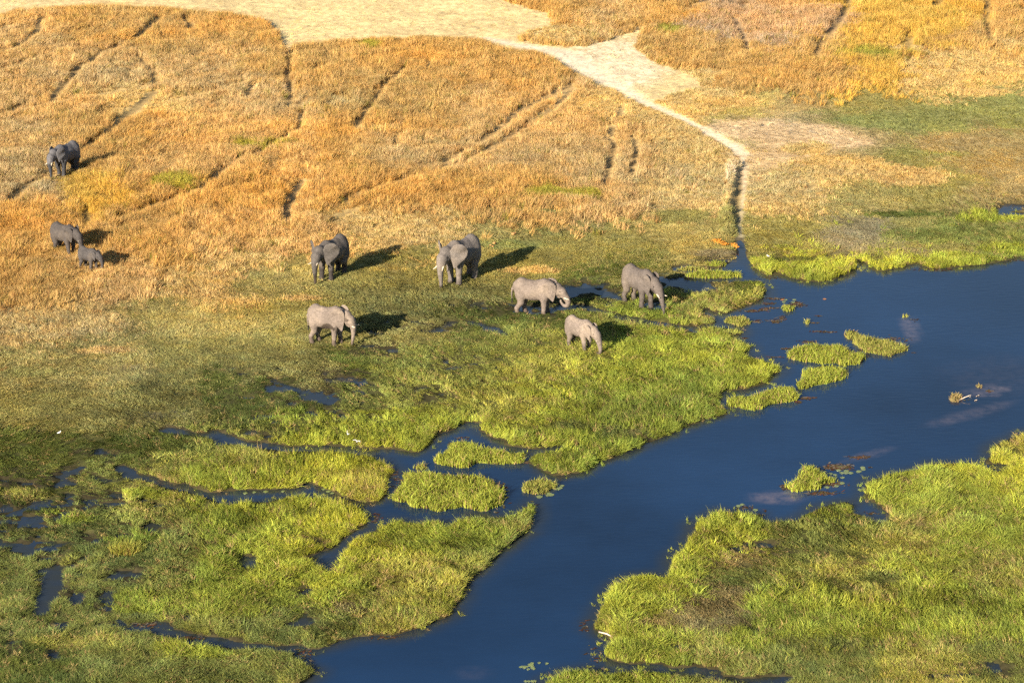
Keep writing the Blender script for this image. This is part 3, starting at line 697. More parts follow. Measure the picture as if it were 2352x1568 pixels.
# ------------------------------------------------------------------ elephants: one smooth-union field per animal, meshed in one piece
class Field:
    def __init__(s, lo, hi, h):
        s.h = h
        s.ax = [np.arange(lo[i], hi[i] + h, h, dtype=np.float32) for i in range(3)]
        s.f = np.full([len(a) for a in s.ax], 1.0, np.float32)
    def sub(s, lo, hi):
        sl = []
        for i in range(3):
            a = np.searchsorted(s.ax[i], lo[i]); b = np.searchsorted(s.ax[i], hi[i])
            sl.append(slice(max(a, 0), max(b, a + 1)))
        g = np.meshgrid(*[s.ax[i][sl[i]] for i in range(3)], indexing='ij', sparse=True)
        return tuple(sl), g
    def join(s, sl, d, k):
        a = s.f[sl]
        hh = np.maximum(k - np.abs(a - d), 0) / k
        s.f[sl] = np.minimum(a, d) - hh * hh * k * .25
    def cone(s, a, b, ra, rb, k=.04, sq=(1, 1, 1)):
        a = np.array(a, float); b = np.array(b, float)
        m = max(ra, rb) + k + .03
        sl, (X, Y, Z) = s.sub(np.minimum(a, b) - m, np.maximum(a, b) + m)
        e = b - a; L = float(e @ e) + 1e-9
        t = np.clip(((X - a[0]) * e[0] + (Y - a[1]) * e[1] + (Z - a[2]) * e[2]) / L, 0, 1)
        d = np.sqrt(((X - a[0] - t * e[0]) / sq[0]) ** 2 + ((Y - a[1] - t * e[1]) / sq[1]) ** 2 + ((Z - a[2] - t * e[2]) / sq[2]) ** 2) - (ra + t * (rb - ra))
        s.join(sl, d.astype(np.float32), k)
    def ell(s, c, r, k=.06, rot=0.0):
        c = np.array(c, float); r = np.array(r, float); m = r.max() + k + .03
        sl, (X, Y, Z) = s.sub(c - m, c + m)
        x = X - c[0]; y = Y - c[1]; z = Z - c[2]
        if rot:
            x, z = x * math.cos(rot) + z * math.sin(rot), -x * math.sin(rot) + z * math.cos(rot)
        k0 = np.sqrt((x / r[0]) ** 2 + (y / r[1]) ** 2 + (z / r[2]) ** 2)
        k1 = np.sqrt((x / r[0] ** 2) ** 2 + (y / r[1] ** 2) ** 2 + (z / r[2] ** 2) ** 2) + 1e-6
        s.join(sl, (k0 * (k0 - 1) / k1).astype(np.float32), k)
    def mesh(s):
        f = s.f; ax = s.ax; h = s.h
        ins = f < 0
        c = np.zeros([n - 1 for n in f.shape], np.int8)
        for i in (0, 1):
            for j in (0, 1):
                for k in (0, 1):
                    c += ins[i:f.shape[0] - 1 + i, j:f.shape[1] - 1 + j, k:f.shape[2] - 1 + k]
        act = (c > 0) & (c < 8)
        ids = np.full(act.shape, -1, np.int64); I = np.argwhere(act); ids[act] = np.arange(len(I))
        acc = np.zeros((len(I), 3)); cnt = np.zeros(len(I))
        for d in range(3):
            o1, o2 = [q for q in range(3) if q != d]
            for p in (0, 1):
                for q in (0, 1):
                    A = I.copy(); A[:, o1] += p; A[:, o2] += q
                    B = A.copy(); B[:, d] += 1
                    fa = f[A[:, 0], A[:, 1], A[:, 2]]; fb = f[B[:, 0], B[:, 1], B[:, 2]]
                    m = (fa < 0) != (fb < 0)
                    t = fa / (fa - fb + 1e-12)
                    P = A.astype(float); P[:, d] += t
                    acc[m] += P[m]; cnt[m] += 1
        Vt = acc / cnt[:, None] * h + np.array([a[0] for a in ax])
        Fs = []
        for d in range(3):
            o1, o2 = [q for q in range(3) if q != d]
            n = [f.shape[0], f.shape[1], f.shape[2]]
            sa = [slice(1, -1)] * 3; sb = [slice(1, -1)] * 3
            sa[d] = slice(0, n[d] - 1); sb[d] = slice(1, n[d])
            fa = ins[tuple(sa)]; fb = ins[tuple(sb)]
            E = np.argwhere(fa != fb); flip = fa[fa != fb]
            off = np.array([0 if q == d else 1 for q in range(3)]); E = E + off
            def cid(p, q):
                A = E.copy(); A[:, o1] -= p; A[:, o2] -= q
                return ids[A[:, 0], A[:, 1], A[:, 2]]
            Q = np.stack([cid(1, 1), cid(0, 1), cid(0, 0), cid(1, 0)], 1)
            fl = flip if d != 1 else ~flip
            Q[~fl] = Q[~fl][:, ::-1]
            Fs.append(Q)
        return Vt, np.concatenate(Fs, 0)

EAR = np.array([(.03,.02),(.02,.10),(-.03,.165),(-.11,.195),(-.20,.185),(-.275,.12),(-.305,.03),(-.285,-.06),(-.225,-.135),(-.15,-.20),(-.085,-.27),(-.055,-.30),(-.03,-.28),(-.005,-.18),(.02,-.09)])

def elephant_field(p):
    """normalised to a shoulder height of 1, x forward, z up"""
    F = Field((-.72, -.52, -.02), (1.26, .52, 1.12), .0115)
    fat = p.get('fat', 1.0)
    F.ell((-.06, 0, .675), (.47, .225 * fat, .245), .05)
    F.ell((-.02, 0, .625), (.36, .215 * fat, .222), .08)
    F.ell((-.35, 0, .735), (.215, .195 * fat, .235), .08, .25)
    F.ell((.24, 0, .70), (.21, .19 * fat, .265), .08)
    for q in (((-.47, 0, .80), (-.34, 0, .895), .085, .082), ((-.34, 0, .895), (-.12, 0, .865), .082, .06), ((-.12, 0, .865), (.10, 0, .875), .06, .06), ((.10, 0, .875), (.27, 0, .905), .06, .08), ((.27, 0, .905), (.42, 0, .86), .08, .09)):
        F.cone(*q, k=.09)
    # hind and fore legs
    st = p.get('legs', (0, 0, 0, 0))     # fore left, fore right, hind left, hind right: stride along x
    for i, (x0, sy) in enumerate(((.27, 1), (.27, -1), (-.37, 1), (-.37, -1))):
        s_ = st[i]; y0 = sy * .125
        if i < 2:
            F.ell((x0, y0 * 1.05, .58), (.125, .09, .19), .07)
            F.cone((x0, y0, .52), (x0 + s_ * .45 + .01, y0, .30), .098, .070, .05)
            F.cone((x0 + s_ * .45 + .01, y0, .30), (x0 + s_, y0 * .98, .085), .068, .058, .03)
            F.cone((x0 + s_, y0 * .98, .085), (x0 + s_ + .012, y0 * .98, .03), .060, .072, .025)
        else:
            F.ell((x0 + .02, y0, .60), (.150, .098, .21), .07)
            F.cone((x0 + .02, y0, .52), (x0 + s_ * .35 + .055, y0, .36), .120, .085, .05)
            F.cone((x0 + s_ * .35 + .055, y0, .36), (x0 + s_ - .02, y0, .18), .082, .058, .04)
            F.cone((x0 + s_ - .02, y0, .18), (x0 + s_, y0, .075), .056, .056, .03)
            F.cone((x0 + s_, y0, .075), (x0 + s_ + .015, y0, .03), .058, .068, .025)
    # head, built in its own frame: yaw about the neck
    hd = p.get('drop', 0.0); yaw = p.get('yaw', 0.0); cyw, syw = math.cos(yaw), math.sin(yaw)
    def hp(x, y, z):
        x -= .36
        return (.36 + x * cyw - y * syw, x * syw + y * cyw, z - hd * min(1, max(0, x / .2)))
    F.cone((.27, 0, .76), hp(.50, 0, .79), .185, .150, .08, )
    F.ell(hp(.575, 0, .805), (.135, .128, .155), .06)
    F.ell(hp(.60, 0, .90), (.085, .10, .075), .06)
    F.ell(hp(.665, 0, .80), (.085, .092, .125), .06)
    F.cone(hp(.57, 0, .70), hp(.665, 0, .605), .098, .052, .05)
    for sy in (1, -1):
        F.ell(hp(.64, sy * .085, .73), (.065, .042, .07), .04)
        F.cone(hp(.70, sy * .058, .70), hp(.765, sy * .075, .615), .045, .034, .035)
    T = p['trunk']; T = [hp(.715, 0, .755)] + [hp(*t) for t in T]
    n = len(T); lens = [0]
    for i in range(1, n): lens.append(lens[-1] + math.dist(T[i - 1], T[i]))
    # smooth the control line
    pts = []; 
    for i in range(n - 1):
        P0 = np.array(T[max(i - 1, 0)]); P1_ = np.array(T[i]); P2 = np.array(T[i + 1]); P3 = np.array(T[min(i + 2, n - 1)])
        for t in np.linspace(0, 1, 6, endpoint=False):
            pts.append(.5 * ((2 * P1_) + (-P0 + P2) * t + (2 * P0 - 5 * P1_ + 4 * P2 - P3) * t * t + (-P0 + 3 * P1_ - 3 * P2 + P3) * t ** 3))
    pts.append(np.array(T[-1]))
    def tr_(q): return .078 * (1 - q) ** 1.7 + .026 + .014 * (1 - q)
    m = len(pts)
    for i in range(m - 1):
        F.cone(pts[i], pts[i + 1], tr_(i / (m - 1)), tr_((i + 1) / (m - 1)), .03 if i < 4 else .012)
    # tail
    tb = p.get('tail', 0.0)
    tl = [(-.535, 0, .80), (-.60, tb * .3, .68), (-.615, tb * .7, .52), (-.60, tb, .38)]
    for i in range(3): F.cone(tl[i], tl[i + 1], .034 - i * .008, .026 - i * .008, .025)
    # ears
    for sy, key in ((1, 'earL'), (-1, 'earR')):
        th, sc, tilt = p.get(key, (.45, 1.0, 0.0))
        base = np.array(hp(.570, sy * .150, .83))
        ca = yaw
        # local frame: e1 points from the tip of the ear to its root (forward), e3 outwards
        e1 = np.array([math.cos(th), -sy * math.sin(th), 0]); e1 = np.array([e1[0] * math.cos(ca) - e1[1] * math.sin(ca), e1[0] * math.sin(ca) + e1[1] * math.cos(ca), 0])
        e2 = np.array([0, 0, 1.0])
        e2 = e2 * math.cos(tilt) + np.array([-e1[1], e1[0], 0]) * math.sin(tilt) * sy
        e3 = np.cross(e1, e2)
        if e3[1] * sy < 0 and abs(e3[1]) > 1e-6: e3 = -e3
        mrg = .36 * sc
        sl, (X, Y, Z) = F.sub(base - mrg, base + mrg)
        x = X - base[0]; y = Y - base[1]; z = Z - base[2]
        a = (x * e1[0] + y * e1[1] + z * e1[2]) / sc; b = (x * e2[0] + y * e2[1] + z * e2[2]) / sc; c_ = (x * e3[0] + y * e3[1] + z * e3[2])
        c_ = c_ + .9 * (a + .02) ** 2 * 1.0 - .016 * np.sin(b * 26 + a * 9) * np.clip(-a * 4, 0, 1)
        d2 = -sdf_poly(EAR, np.broadcast_to(a, a.shape).astype(float), np.broadcast_to(b, b.shape).astype(float)) * sc
        d = np.sqrt(np.maximum(d2 + .012, 0) ** 2 + c_ ** 2) - .0135
        F.join(sl, d.astype(np.float32), .012)
    return F, hp, tl[-1]

skin, nt, out = new_mat("elephant_skin")
bs = N(nt, "ShaderNodeBsdfPrincipled"); bs.inputs["Roughness"].default_value = .78; bs.inputs["Specular IOR Level"].default_value = .25
at = N(nt, "ShaderNodeAttribute", attribute_name="col")
tc = N(nt, "ShaderNodeTexCoord")
nz = N(nt, "ShaderNodeTexNoise"); nz.inputs["Scale"].default_value = 9; nz.inputs["Detail"].default_value = 9; nz.inputs["Roughness"].default_value = .68
nt.links.new(tc.outputs["Object"], nz.inputs["Vector"])
mr = N(nt, "ShaderNodeMapRange"); mr.inputs[1].default_value = .3; mr.inputs[2].default_value = .7; mr.inputs[3].default_value = .62; mr.inputs[4].default_value = 1.36
nt.links.new(nz.outputs[0], mr.inputs[0])
mx = N(nt, "ShaderNodeMix", data_type='RGBA', blend_type='MULTIPLY'); mx.inputs[0].default_value = 1
nt.links.new(at.outputs["Color"], mx.inputs[6]); nt.links.new(mr.outputs[0], mx.inputs[7]); nt.links.new(mx.outputs[2], bs.inputs["Base Color"])
wv = N(nt, "ShaderNodeTexWave"); wv.bands_direction = 'Z'; wv.inputs["Scale"].default_value = 5.5; wv.inputs["Distortion"].default_value = 14; wv.inputs["Detail"].default_value = 4; wv.inputs["Detail Scale"].default_value = 1.5
nt.links.new(tc.outputs["Object"], wv.inputs["Vector"])
ad = N(nt, "ShaderNodeMath", operation='ADD'); ml = N(nt, "ShaderNodeMath", operation='MULTIPLY'); ml.inputs[1].default_value = .10
nt.links.new(wv.outputs[1], ml.inputs[0]); nt.links.new(nz.outputs[0], ad.inputs[0]); nt.links.new(ml.outputs[0], ad.inputs[1])
bp = N(nt, "ShaderNodeBump"); bp.inputs["Strength"].default_value = .8; bp.inputs["Distance"].default_value = .05
nt.links.new(ad.outputs[0], bp.inputs["Height"]); nt.links.new(bp.outputs[0], bs.inputs["Normal"]); nt.links.new(bs.outputs[0], out.inputs[0])
def simple(name, col, rough=.6, spec=.3):
    m, nt, out = new_mat(name)
    b = N(nt, "ShaderNodeBsdfPrincipled"); b.inputs["Base Color"].default_value = (*col, 1); b.inputs["Roughness"].default_value = rough; b.inputs["Specular IOR Level"].default_value = spec
    nz = N(nt, "ShaderNodeTexNoise"); nz.inputs["Scale"].default_value = 14; nz.inputs["Detail"].default_value = 5
    tc = N(nt, "ShaderNodeTexCoord"); nt.links.new(tc.outputs["Object"], nz.inputs["Vector"])
    mr = N(nt, "ShaderNodeMapRange"); mr.inputs[3].default_value = .75; mr.inputs[4].default_value = 1.25; nt.links.new(nz.outputs[0], mr.inputs[0])
    mx = N(nt, "ShaderNodeMix", data_type='RGBA', blend_type='MULTIPLY'); mx.inputs[0].default_value = 1; mx.inputs[6].default_value = (*col, 1)
    nt.links.new(mr.outputs[0], mx.inputs[7]); nt.links.new(mx.outputs[2], b.inputs["Base Color"]); nt.links.new(b.outputs[0], out.inputs[0])
    return m
IVORY = simple("ivory", (.58, .50, .39), .45, .35); EYE = simple("eye_dark", (.015, .012, .01), .3, .5); HAIR = simple("tail_hair", (.03, .027, .025), .8)

def tube(path, radii, seg=10, name="tube"):
    path = [Vector(p) for p in path]; n = len(path); V = []; Fc = []
    for i, p in enumerate(path):
        t = (path[min(i + 1, n - 1)] - path[max(i - 1, 0)]).normalized()
        a = t.cross(Vector((0, 0, 1)));  a = a.normalized() if a.length > 1e-3 else Vector((1, 0, 0))
        b = t.cross(a)
        for k in range(seg):
            an = 2 * math.pi * k / seg
            V.append(p + (a * math.cos(an) + b * math.sin(an)) * radii[i])
    for i in range(n - 1):
        for k in range(seg):
            Fc.append((i * seg + k, i * seg + (k + 1) % seg, (i + 1) * seg + (k + 1) % seg, (i + 1) * seg + k))
    V.append(path[0]); V.append(path[-1]); e0, e1 = len(V) - 2, len(V) - 1
    for k in range(seg):
        Fc.append((k, (k + 1) % seg, e0, e0)[:3]); Fc.append(((n - 1) * seg + k, (n - 1) * seg + (k + 1) % seg, e1))
    me = bpy.data.meshes.new(name); me.from_pydata([tuple(v) for v in V], [], Fc); me.update()
    for p_ in me.polygons: p_.use_smooth = True
    return me
def ball(name, c, r, seg=12, rings=8, jit=0.0, seed=1):
    rr = random.Random(seed); V = []; Fc = []
    for i in range(rings + 1):
        th = math.pi * i / rings
        for k in range(seg):
            an = 2 * math.pi * k / seg; j = 1 + (rr.random() - .5) * jit
            V.append((c[0] + r[0] * math.sin(th) * math.cos(an) * j, c[1] + r[1] * math.sin(th) * math.sin(an) * j, c[2] + r[2] * math.cos(th) * j))
    for i in range(rings):
        for k in range(seg):
            Fc.append((i * seg + k, i * seg + (k + 1) % seg, (i + 1) * seg + (k + 1) % seg, (i + 1) * seg + k))
    me = bpy.data.meshes.new(name); me.from_pydata(V, [], Fc); me.update()
    for p_ in me.polygons: p_.use_smooth = True
    return me

def elephant(p):
    F, hp, tail_end = elephant_field(p)
    Vv, Fc = F.mesh(); S = p['h']
    X, Y, Z = Vv[:, 0], Vv[:, 1], Vv[:, 2]
    sd_ = p['seed']
    na_ = fbm(X * 10 + sd_, Z * 10 + Y * 6, 3.0, 4, sd_); nb_ = fbm(X * 10 + Y * 10, Z * 10 + sd_ * 3, 1.1, 3, sd_ + 3)
    base = np.array(p['col']); c = np.repeat(base[None], len(Vv), 0) * (.70 + .60 * na_[:, None]) * (.84 + .32 * nb_[:, None])
    dustw = sstep(.45, .75, na_)[:, None] * .35
    c = c * (1 - dustw) + np.array(p.get('dust', (.42, .34, .26))) * dustw * base.mean() / .25
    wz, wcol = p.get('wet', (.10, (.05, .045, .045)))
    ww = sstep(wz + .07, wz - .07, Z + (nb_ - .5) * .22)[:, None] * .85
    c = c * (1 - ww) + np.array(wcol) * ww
    for (mx_, my_, mz_, rx_, ry_, rz_, s_) in p.get('mudspots', []):
        q = ((X - mx_) / rx_) ** 2 + ((Y - my_) / ry_) ** 2 + ((Z - mz_) / rz_) ** 2
        w_ = sstep(1.25, .6, q + (nb_ - .5) * 2.2)[:, None] * s_
        c = c * (1 - w_) + np.array((.05, .038, .03)) * w_
    fx, fy = G(*p['fore']); hx, hy = G(*p['hind'])
    hdg = math.atan2(fy - hy, fx - hx) + R(p.get('turn', 0))
    cx, cy = (fx + hx) / 2, (fy + hy) / 2
    cx += math.cos(hdg) * .05 * S; cy += math.sin(hdg) * .05 * S
    gz = ghz(cx, cy)
    root = empty("elephant", (cx, cy, min(gz, .08) - .02 + p.get('dz', 0)), hdg)
    tag(root, p['label'], "elephant", "elephants of the grazing herd")
    root.scale = p.get('sc', (1, 1, 1))
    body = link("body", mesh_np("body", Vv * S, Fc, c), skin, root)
    tk = p.get('tusk', .0)
    if tk > 0:
        for sy in (1, -1):
            a = p.get('tusk_dir', (.85, -.55))
            P = []
            for i in range(8):
                t = i / 7
                P.append(Vector(hp(.745 + a[0] * tk * t, sy * (.068 + .035 * t + .02 * t * t), .635 + a[1] * tk * t + .35 * tk * t * t)) * S)
            r0 = .020 + tk * .025
            link("tusk", tube(P, [S * r0 * (1 - (i / 7) ** 1.7 * .8) for i in range(8)], 10, "tusk"), IVORY, root)
    for sy in (1, -1):
        e = Vector(hp(.690, sy * .112, .775)) * S
        link("eye", ball("eye", e, (.024 * S, .018 * S, .018 * S)), EYE, root)
    te = Vector(tail_end) * S
    link("tail_tuft", tube([te + Vector((0, 0, .03 * S)), te, te - Vector((0, 0, .06 * S)), te - Vector((.01 * S, 0, .13 * S))], [.010 * S, .022 * S, .024 * S, .004 * S], 8, "tail_tuft"), HAIR, root)
    return root

HANG = [(.775, 0, .64), (.80, 0, .50), (.80, 0, .35), (.79, 0, .20), (.775, 0, .10)]
HERD = [
 dict(seed=1, fore=(143, 406), hind=(170.5, 396), h=2.42, col=(.13, .13, .145), wet=(.52, (.032, .036, .045)), legs=(.03, -.05, .04, -.06), drop=.03, tusk=.22, tusk_dir=(.55, -.85), earL=(.55, .92, 0), earR=(.5, .9, 0),
      trunk=[(.77, 0, .62), (.775, 0, .48), (.765, 0, .33), (.76, 0, .18), (.755, 0, .06)], label="dark bluish grey tusker facing the camera in tall dry grass, farthest of the herd"),
 dict(seed=2, sc=(1, 1.05, 1.04), dz=.0, fore=(165, 588), hind=(131, 576), h=2.0, fat=1.12, col=(.075, .068, .068), wet=(.14, (.05, .045, .045)), legs=(-.02, .06, -.03, .05), drop=.05, tusk=.10, earL=(.55, 1.0, 0), earR=(.60, 1.0, 0), turn=7,
      trunk=[(.775, 0, .60), (.80, 0, .46), (.81, 0, .32), (.815, 0, .18), (.82, 0, .08)], label="brownish grey cow in dry grass standing just behind the smallest elephant calf"),
 dict(seed=3, dz=.05, fore=(221, 626), hind=(187, 617), h=1.52, col=(.075, .07, .072), wet=(.10, (.06, .05, .05)), fat=1.15, legs=(.05, -.05, .02, -.04), drop=.06, tusk=.08, earL=(.32, .85, 0), earR=(.32, .85, 0),
      trunk=[(.79, 0, .62), (.83, 0, .49), (.83, 0, .36), (.78, 0, .29), (.73, 0, .33)], label="smallest elephant calf with trunk curled to its mouth, walking in dry grass"),
 dict(seed=4, fore=(753.1, 646.5), hind=(782.3, 626.5), h=2.68, col=(.115, .105, .10), wet=(.32, (.030, .026, .026)), legs=(.0, .04, .05, -.05), drop=.02, tusk=.22, tusk_dir=(.75, -.6), earL=(1.0, 1.2, .1), earR=(.95, 1.1, .1), turn=-8,
      trunk=[(.78, 0, .62), (.80, 0, .47), (.80, 0, .33), (.79, 0, .19), (.80, 0, .09)], mudspots=[(.80, 0, .10, .2, .2, .14, .9)], label="dark grey tusker with widely spread ears facing left, on the slope behind the pale cow"),
 dict(seed=5, fore=(1042.0, 656.0), hind=(1086.0, 635.0), h=2.95, col=(.165, .148, .14), wet=(.10, (.07, .055, .05)), legs=(.0, -.03, .06, -.08), drop=.03, tusk=.25, tusk_dir=(.6, -.8), earL=(.95, 1.18, .1), earR=(.85, 1.1, .1), turn=-3,
      trunk=[(.775, 0, .62), (.79, 0, .47), (.785, 0, .32), (.77, 0, .17), (.79, 0, .03)], mudspots=[(.78, 0, .04, .2, .2, .10, .9)], label="tallest grey bull with spread ears and trunk tip on the grass, beside small dung balls"),
 dict(seed=6, fore=(1257.0, 721.5), hind=(1190.0, 716.5), h=2.38, col=(.205, .170, .150), wet=(.15, (.10, .075, .06)), legs=(.05, -.01, .09, -.07), drop=.07, tusk=.24, tusk_dir=(.85, -.6), earL=(.32, 1.12, 0), earR=(.30, 1.15, .05), turn=3, tail=.0,
      trunk=[(.80, 0, .64), (.865, 0, .54), (.90, 0, .44), (.86, 0, .36), (.78, 0, .37), (.72, 0, .44), (.70, 0, .50)], label="pale cow seen side on with trunk curled into its mouth, standing in puddles"),
 dict(seed=7, fore=(1478.2, 707.0), hind=(1450.5, 694.5), h=2.52, col=(.13, .112, .104), wet=(.16, (.07, .06, .055)), legs=(.05, -.02, .03, -.04), drop=.10, tusk=.27, tusk_dir=(.7, -.65), earL=(.30, 1.1, 0), earR=(.26, 1.15, .05), turn=4,
      trunk=[(.80, 0, .64), (.86, 0, .50), (.91, 0, .35), (.96, 0, .19), (.985, 0, .05)], label="grey tusker reaching its trunk down to the marsh, rightmost elephant of the herd"),
 dict(seed=8, sc=(.93, 1, 1.04), fore=(776.0, 795.5), hind=(722.5, 786.0), h=2.36, col=(.205, .170, .150), wet=(.17, (.10, .075, .06)), legs=(.06, -.02, .02, -.06), drop=.05, tusk=.19, tusk_dir=(.85, -.45), earL=(.45, 1.12, 0), earR=(.36, 1.2, .05), tail=.03, turn=6,
      trunk=[(.775, 0, .62), (.79, 0, .48), (.775, 0, .33), (.745, 0, .18), (.73, 0, .06)],
      mudspots=[(.12, -.22, .50, .20, .14, .09, .9), (-.08, -.2, .44, .20, .16, .055, .9), (.64, -.10, .73, .06, .06, .05, .75), (.12, -.12, .42, .14, .16, .10, .8)], label="pale beige cow with a dark wet belly patch, walking at the marsh edge"),
 dict(seed=9, fore=(1342.0, 806.3), hind=(1316.5, 797.5), h=1.98, col=(.21, .175, .155), wet=(.20, (.11, .09, .08)), fat=1.05, legs=(-.02, .05, -.03, .04), drop=.11, tusk=.14, tusk_dir=(.55, -.75), earL=(.30, .98, 0), earR=(.26, .98, .05), turn=0,
      trunk=[(.79, 0, .60), (.845, 0, .46), (.875, 0, .32), (.86, 0, .20), (.79, 0, .15), (.73, 0, .19)], mudspots=[(.76, 0, .12, .12, .2, .07, .9)], label="pale half grown elephant in deep bright grass, nearest to the camera"),
]
for p in HERD: elephant(p)

# ------------------------------------------------------------------ grass islets: each one a thing with its mud bank and its grass
MUD = simple("islet_mud", (.05, .04, .022), .8)
def islet(poly, h, code, label, idx):
    P = ground_poly(poly); c = (P.min(0) + P.max(0)) / 2
    lo = P.min(0) - .3; hi = P.max(0) + .3
    r = np.random.default_rng(900 + idx)
    root = empty("grass_islet", (c[0], c[1], 0))
    tag(root, label, "grass islet", "grass islets standing in the river")
    st = .12
    gx = np.arange(lo[0], hi[0] + st, st); gy = np.arange(lo[1], hi[1] + st, st * 1.6)
    MX_, MY_ = np.meshgrid(gx, gy)
    am = min(1.0, (hi[1] - lo[1]) / 4.5)
    sdm = sdf_poly(P, MX_ + (fbm(MX_, MY_, .9, 4, 5) - .5) * .7 * am, MY_ + (fbm(MX_, MY_, .9, 4, 9) - .5) * 1.1 * am)
    Z = np.clip(sdm * .35 - .03, -.12, .06) + (fbm(MX_, MY_, .4, 2, idx) - .5) * .05 * (sdm > 0)
    ny, nx = MX_.shape; I = np.arange(nx * ny).reshape(ny, nx)
    F = np.stack([I[:-1, :-1], I[:-1, 1:], I[1:, 1:], I[1:, :-1]], -1).reshape(-1, 4)
    ok = (sdm.ravel() > -.25)[F].all(1); F = F[ok]
    used = np.unique(F); mp_ = np.full(nx * ny, -1); mp_[used] = np.arange(len(used))
    Vm = np.stack([MX_ - c[0], MY_ - c[1], Z], -1).reshape(-1, 3)[used]
    link("mud_bank", mesh_np("mud_bank", Vm, mp_[F]), MUD, root)
    area = (hi[0] - lo[0]) * (hi[1] - lo[1]); n = int(min(60000, area * 620))
    x = lo[0] + r.random(n) * (hi[0] - lo[0]); y = lo[1] + r.random(n) * (hi[1] - lo[1])
    cl = fbm(x, y, .9, 3, 60 + idx)
    hh = h * (.25 + 1.2 * cl) * (.5 + .6 * r.random(n)) * np.where(r.random(n) < .05, 1.6, 1)
    xx = x + (fbm(x, y, .9, 4, 5) - .5) * .7 * am; yy = y + (fbm(x, y, .9, 4, 9) - .5) * 1.1 * am
    d0 = sdf_poly(P, xx, yy); d1 = sdf_poly(P, xx, yy + hh * .85 * y / CAM_H)
    k = (d0 > -.06) & (d1 > -.06 - .35 * (r.random(n) < .12)) & (r.random(n) < sstep(-.05, .12, d0) * (.35 + .65 * sstep(.25, .5, cl)))
    x, y, hh, cl, d0 = x[k], y[k], hh[k], cl[k], d0[k]; n = len(x)
    # grass leans out over the water at the rim
    az = r.random(n) * 6.283
    V, F = blades(x - c[0], y - c[1], np.clip(d0 * .3 - .03, -.03, .05), hh, .022 + .03 * r.random(n), az, .55 * r.random(n), .6 * r.random(n), r)
    col = ALB[KI[code]] * (.72 + .56 * cl[:, None]) * (.75 + .5 * r.random((n, 1))) * (1 + r.normal(0, .05, (n, 3)))
    strw = r.random(n) < (.30 if code == 'BD' else .09)
    col[strw] = np.array([.48, .34, .16]) * (.6 + .6 * r.random((strw.sum(), 1)))
    me = mesh_np("grass", V, F, np.repeat(np.clip(col, .01, .9), 5, 0), smooth=False, cname='tint')
    b = np.ones((len(V), 4), np.float32); at_ = me.attributes.new('bv', 'FLOAT_COLOR', 'POINT'); at_.data.foreach_set('color', b.ravel())
    link("grass", me, GM_L, root)
    return root
for i_, (po, h_, cd, lb) in enumerate(ISLETS): islet(po, h_, cd, lb, i_)

# ------------------------------------------------------------------ lily pads
PAD = [simple("lily_pad_green", (.20, .25, .10), .35, .5), simple("lily_pad_rusty", (.42, .20, .08), .5)]
def pad_mesh(r, seed):
    rr = random.Random(seed); n = 22; V = [(0, 0, .004)]; a0 = rr.random() * 6.28
    for ring, (q, z) in enumerate(((.6, .005), (1.0, .010), (1.0, -.002))):
        for k in range(n + 1):
            a = a0 + .18 + (2 * math.pi - .36) * k / n
            V.append((r * q * math.cos(a) * (1 + .04 * math.sin(3 * a)), r * q * math.sin(a), z + .004 * math.sin(5 * a)))
    F = []
    for k in range(n):
        F.append((0, 1 + k, 2 + k))
        for g_ in (0, 1):
            b_ = 1 + g_ * (n + 1); F.append((b_ + k, b_ + n + 1 + k, b_ + n + 2 + k, b_ + k + 1))
    me = bpy.data.meshes.new("lily_pad"); me.from_pydata(V, [], F); me.update()
    return me
ORD = "first second third fourth fifth sixth seventh eighth ninth tenth eleventh twelfth thirteenth fourteenth fifteenth sixteenth seventeenth eighteenth nineteenth twentieth twenty-first".split()
PADS = [
 ("lily pad in the loose drift on open river water", (1179.3, 1505.2), 24.8, .078,
  [(410,650),(500,630),(640,625),(780,625),(625,700),(850,785),(900,500),(1060,436),(1060,490),(940,570),(1070,580),(1030,630),(1100,665),(1090,715),(1170,760),(1470,412),(1900,452),(710,1460),(870,1470),(1060,1450),(1200,1450)]),
 ("lily pad around the islet where channel meets river", (1232.6, 1096.3), 24.8, .15,
  [(1440,480),(1050,620),(1200,670),(1330,610),(660,1020),(840,990),(160,1100),(700,930)]),
 ("lily pad beside the reedy hummock near right bank", (1789.7, 1060.8), 11.02, .13,
  [(2110,150),(2130,190),(2005,248),(1590,280),(1410,330),(1420,400),(1600,395),(1700,230),(1210,645),(1450,612),(1690,280),(1500,215),(1300,300),(1810,280),(1590,540)]),
 ("lily pad behind the little tuft in the bay", (1570.4, 663.7), 6.615, .12, [(1550,165),(1520,198),(1680,165),(1660,203)]),
 ("lily pad under overhanging grass of the left channel", (0, 1045.3), 3.0, .11, [(1690,263),(1750,256),(1830,252),(1950,250),(2230,235),(2262,250),(2290,262)]),
 ("lily pad along the grassy right bank", (1568, 1045.3), 3.0, .13, [(385,350),(410,340),(500,378),(1225,238),(1360,450),(1390,455),(1240,85),(1215,112)]),
]
q_ = 0
for lb, (ox, oy), sc_, r_, pts in PADS:
    for a, b in pts:
        q_ += 1
        x_, y_ = G(ox + a / sc_, oy + b / sc_)
        rank = sorted(pts).index((a, b))
        o = link("lily_pad", pad_mesh(r_ * (.85 + .3 * random.random()), q_), PAD[0], None, (float(x_), float(y_), .012 + .0004 * (q_ % 9)))
        tag(o, ORD[rank] + " from the left, " + lb, "lily pad", "lily pads " + lb.split("lily pad ")[1])
for (a, b), lb in (((1500, 167), "rust orange floating leaf beside green pads in the bay"), ((2140, 155), "lone orange floating leaf far out on blue water")):
    x_, y_ = G(1570.4 + a / 6.615, 663.7 + b / 6.615)
    tag(link("floating_leaf", pad_mesh(.11, a), PAD[1], None, (float(x_), float(y_), .02)), lb, "leaf")

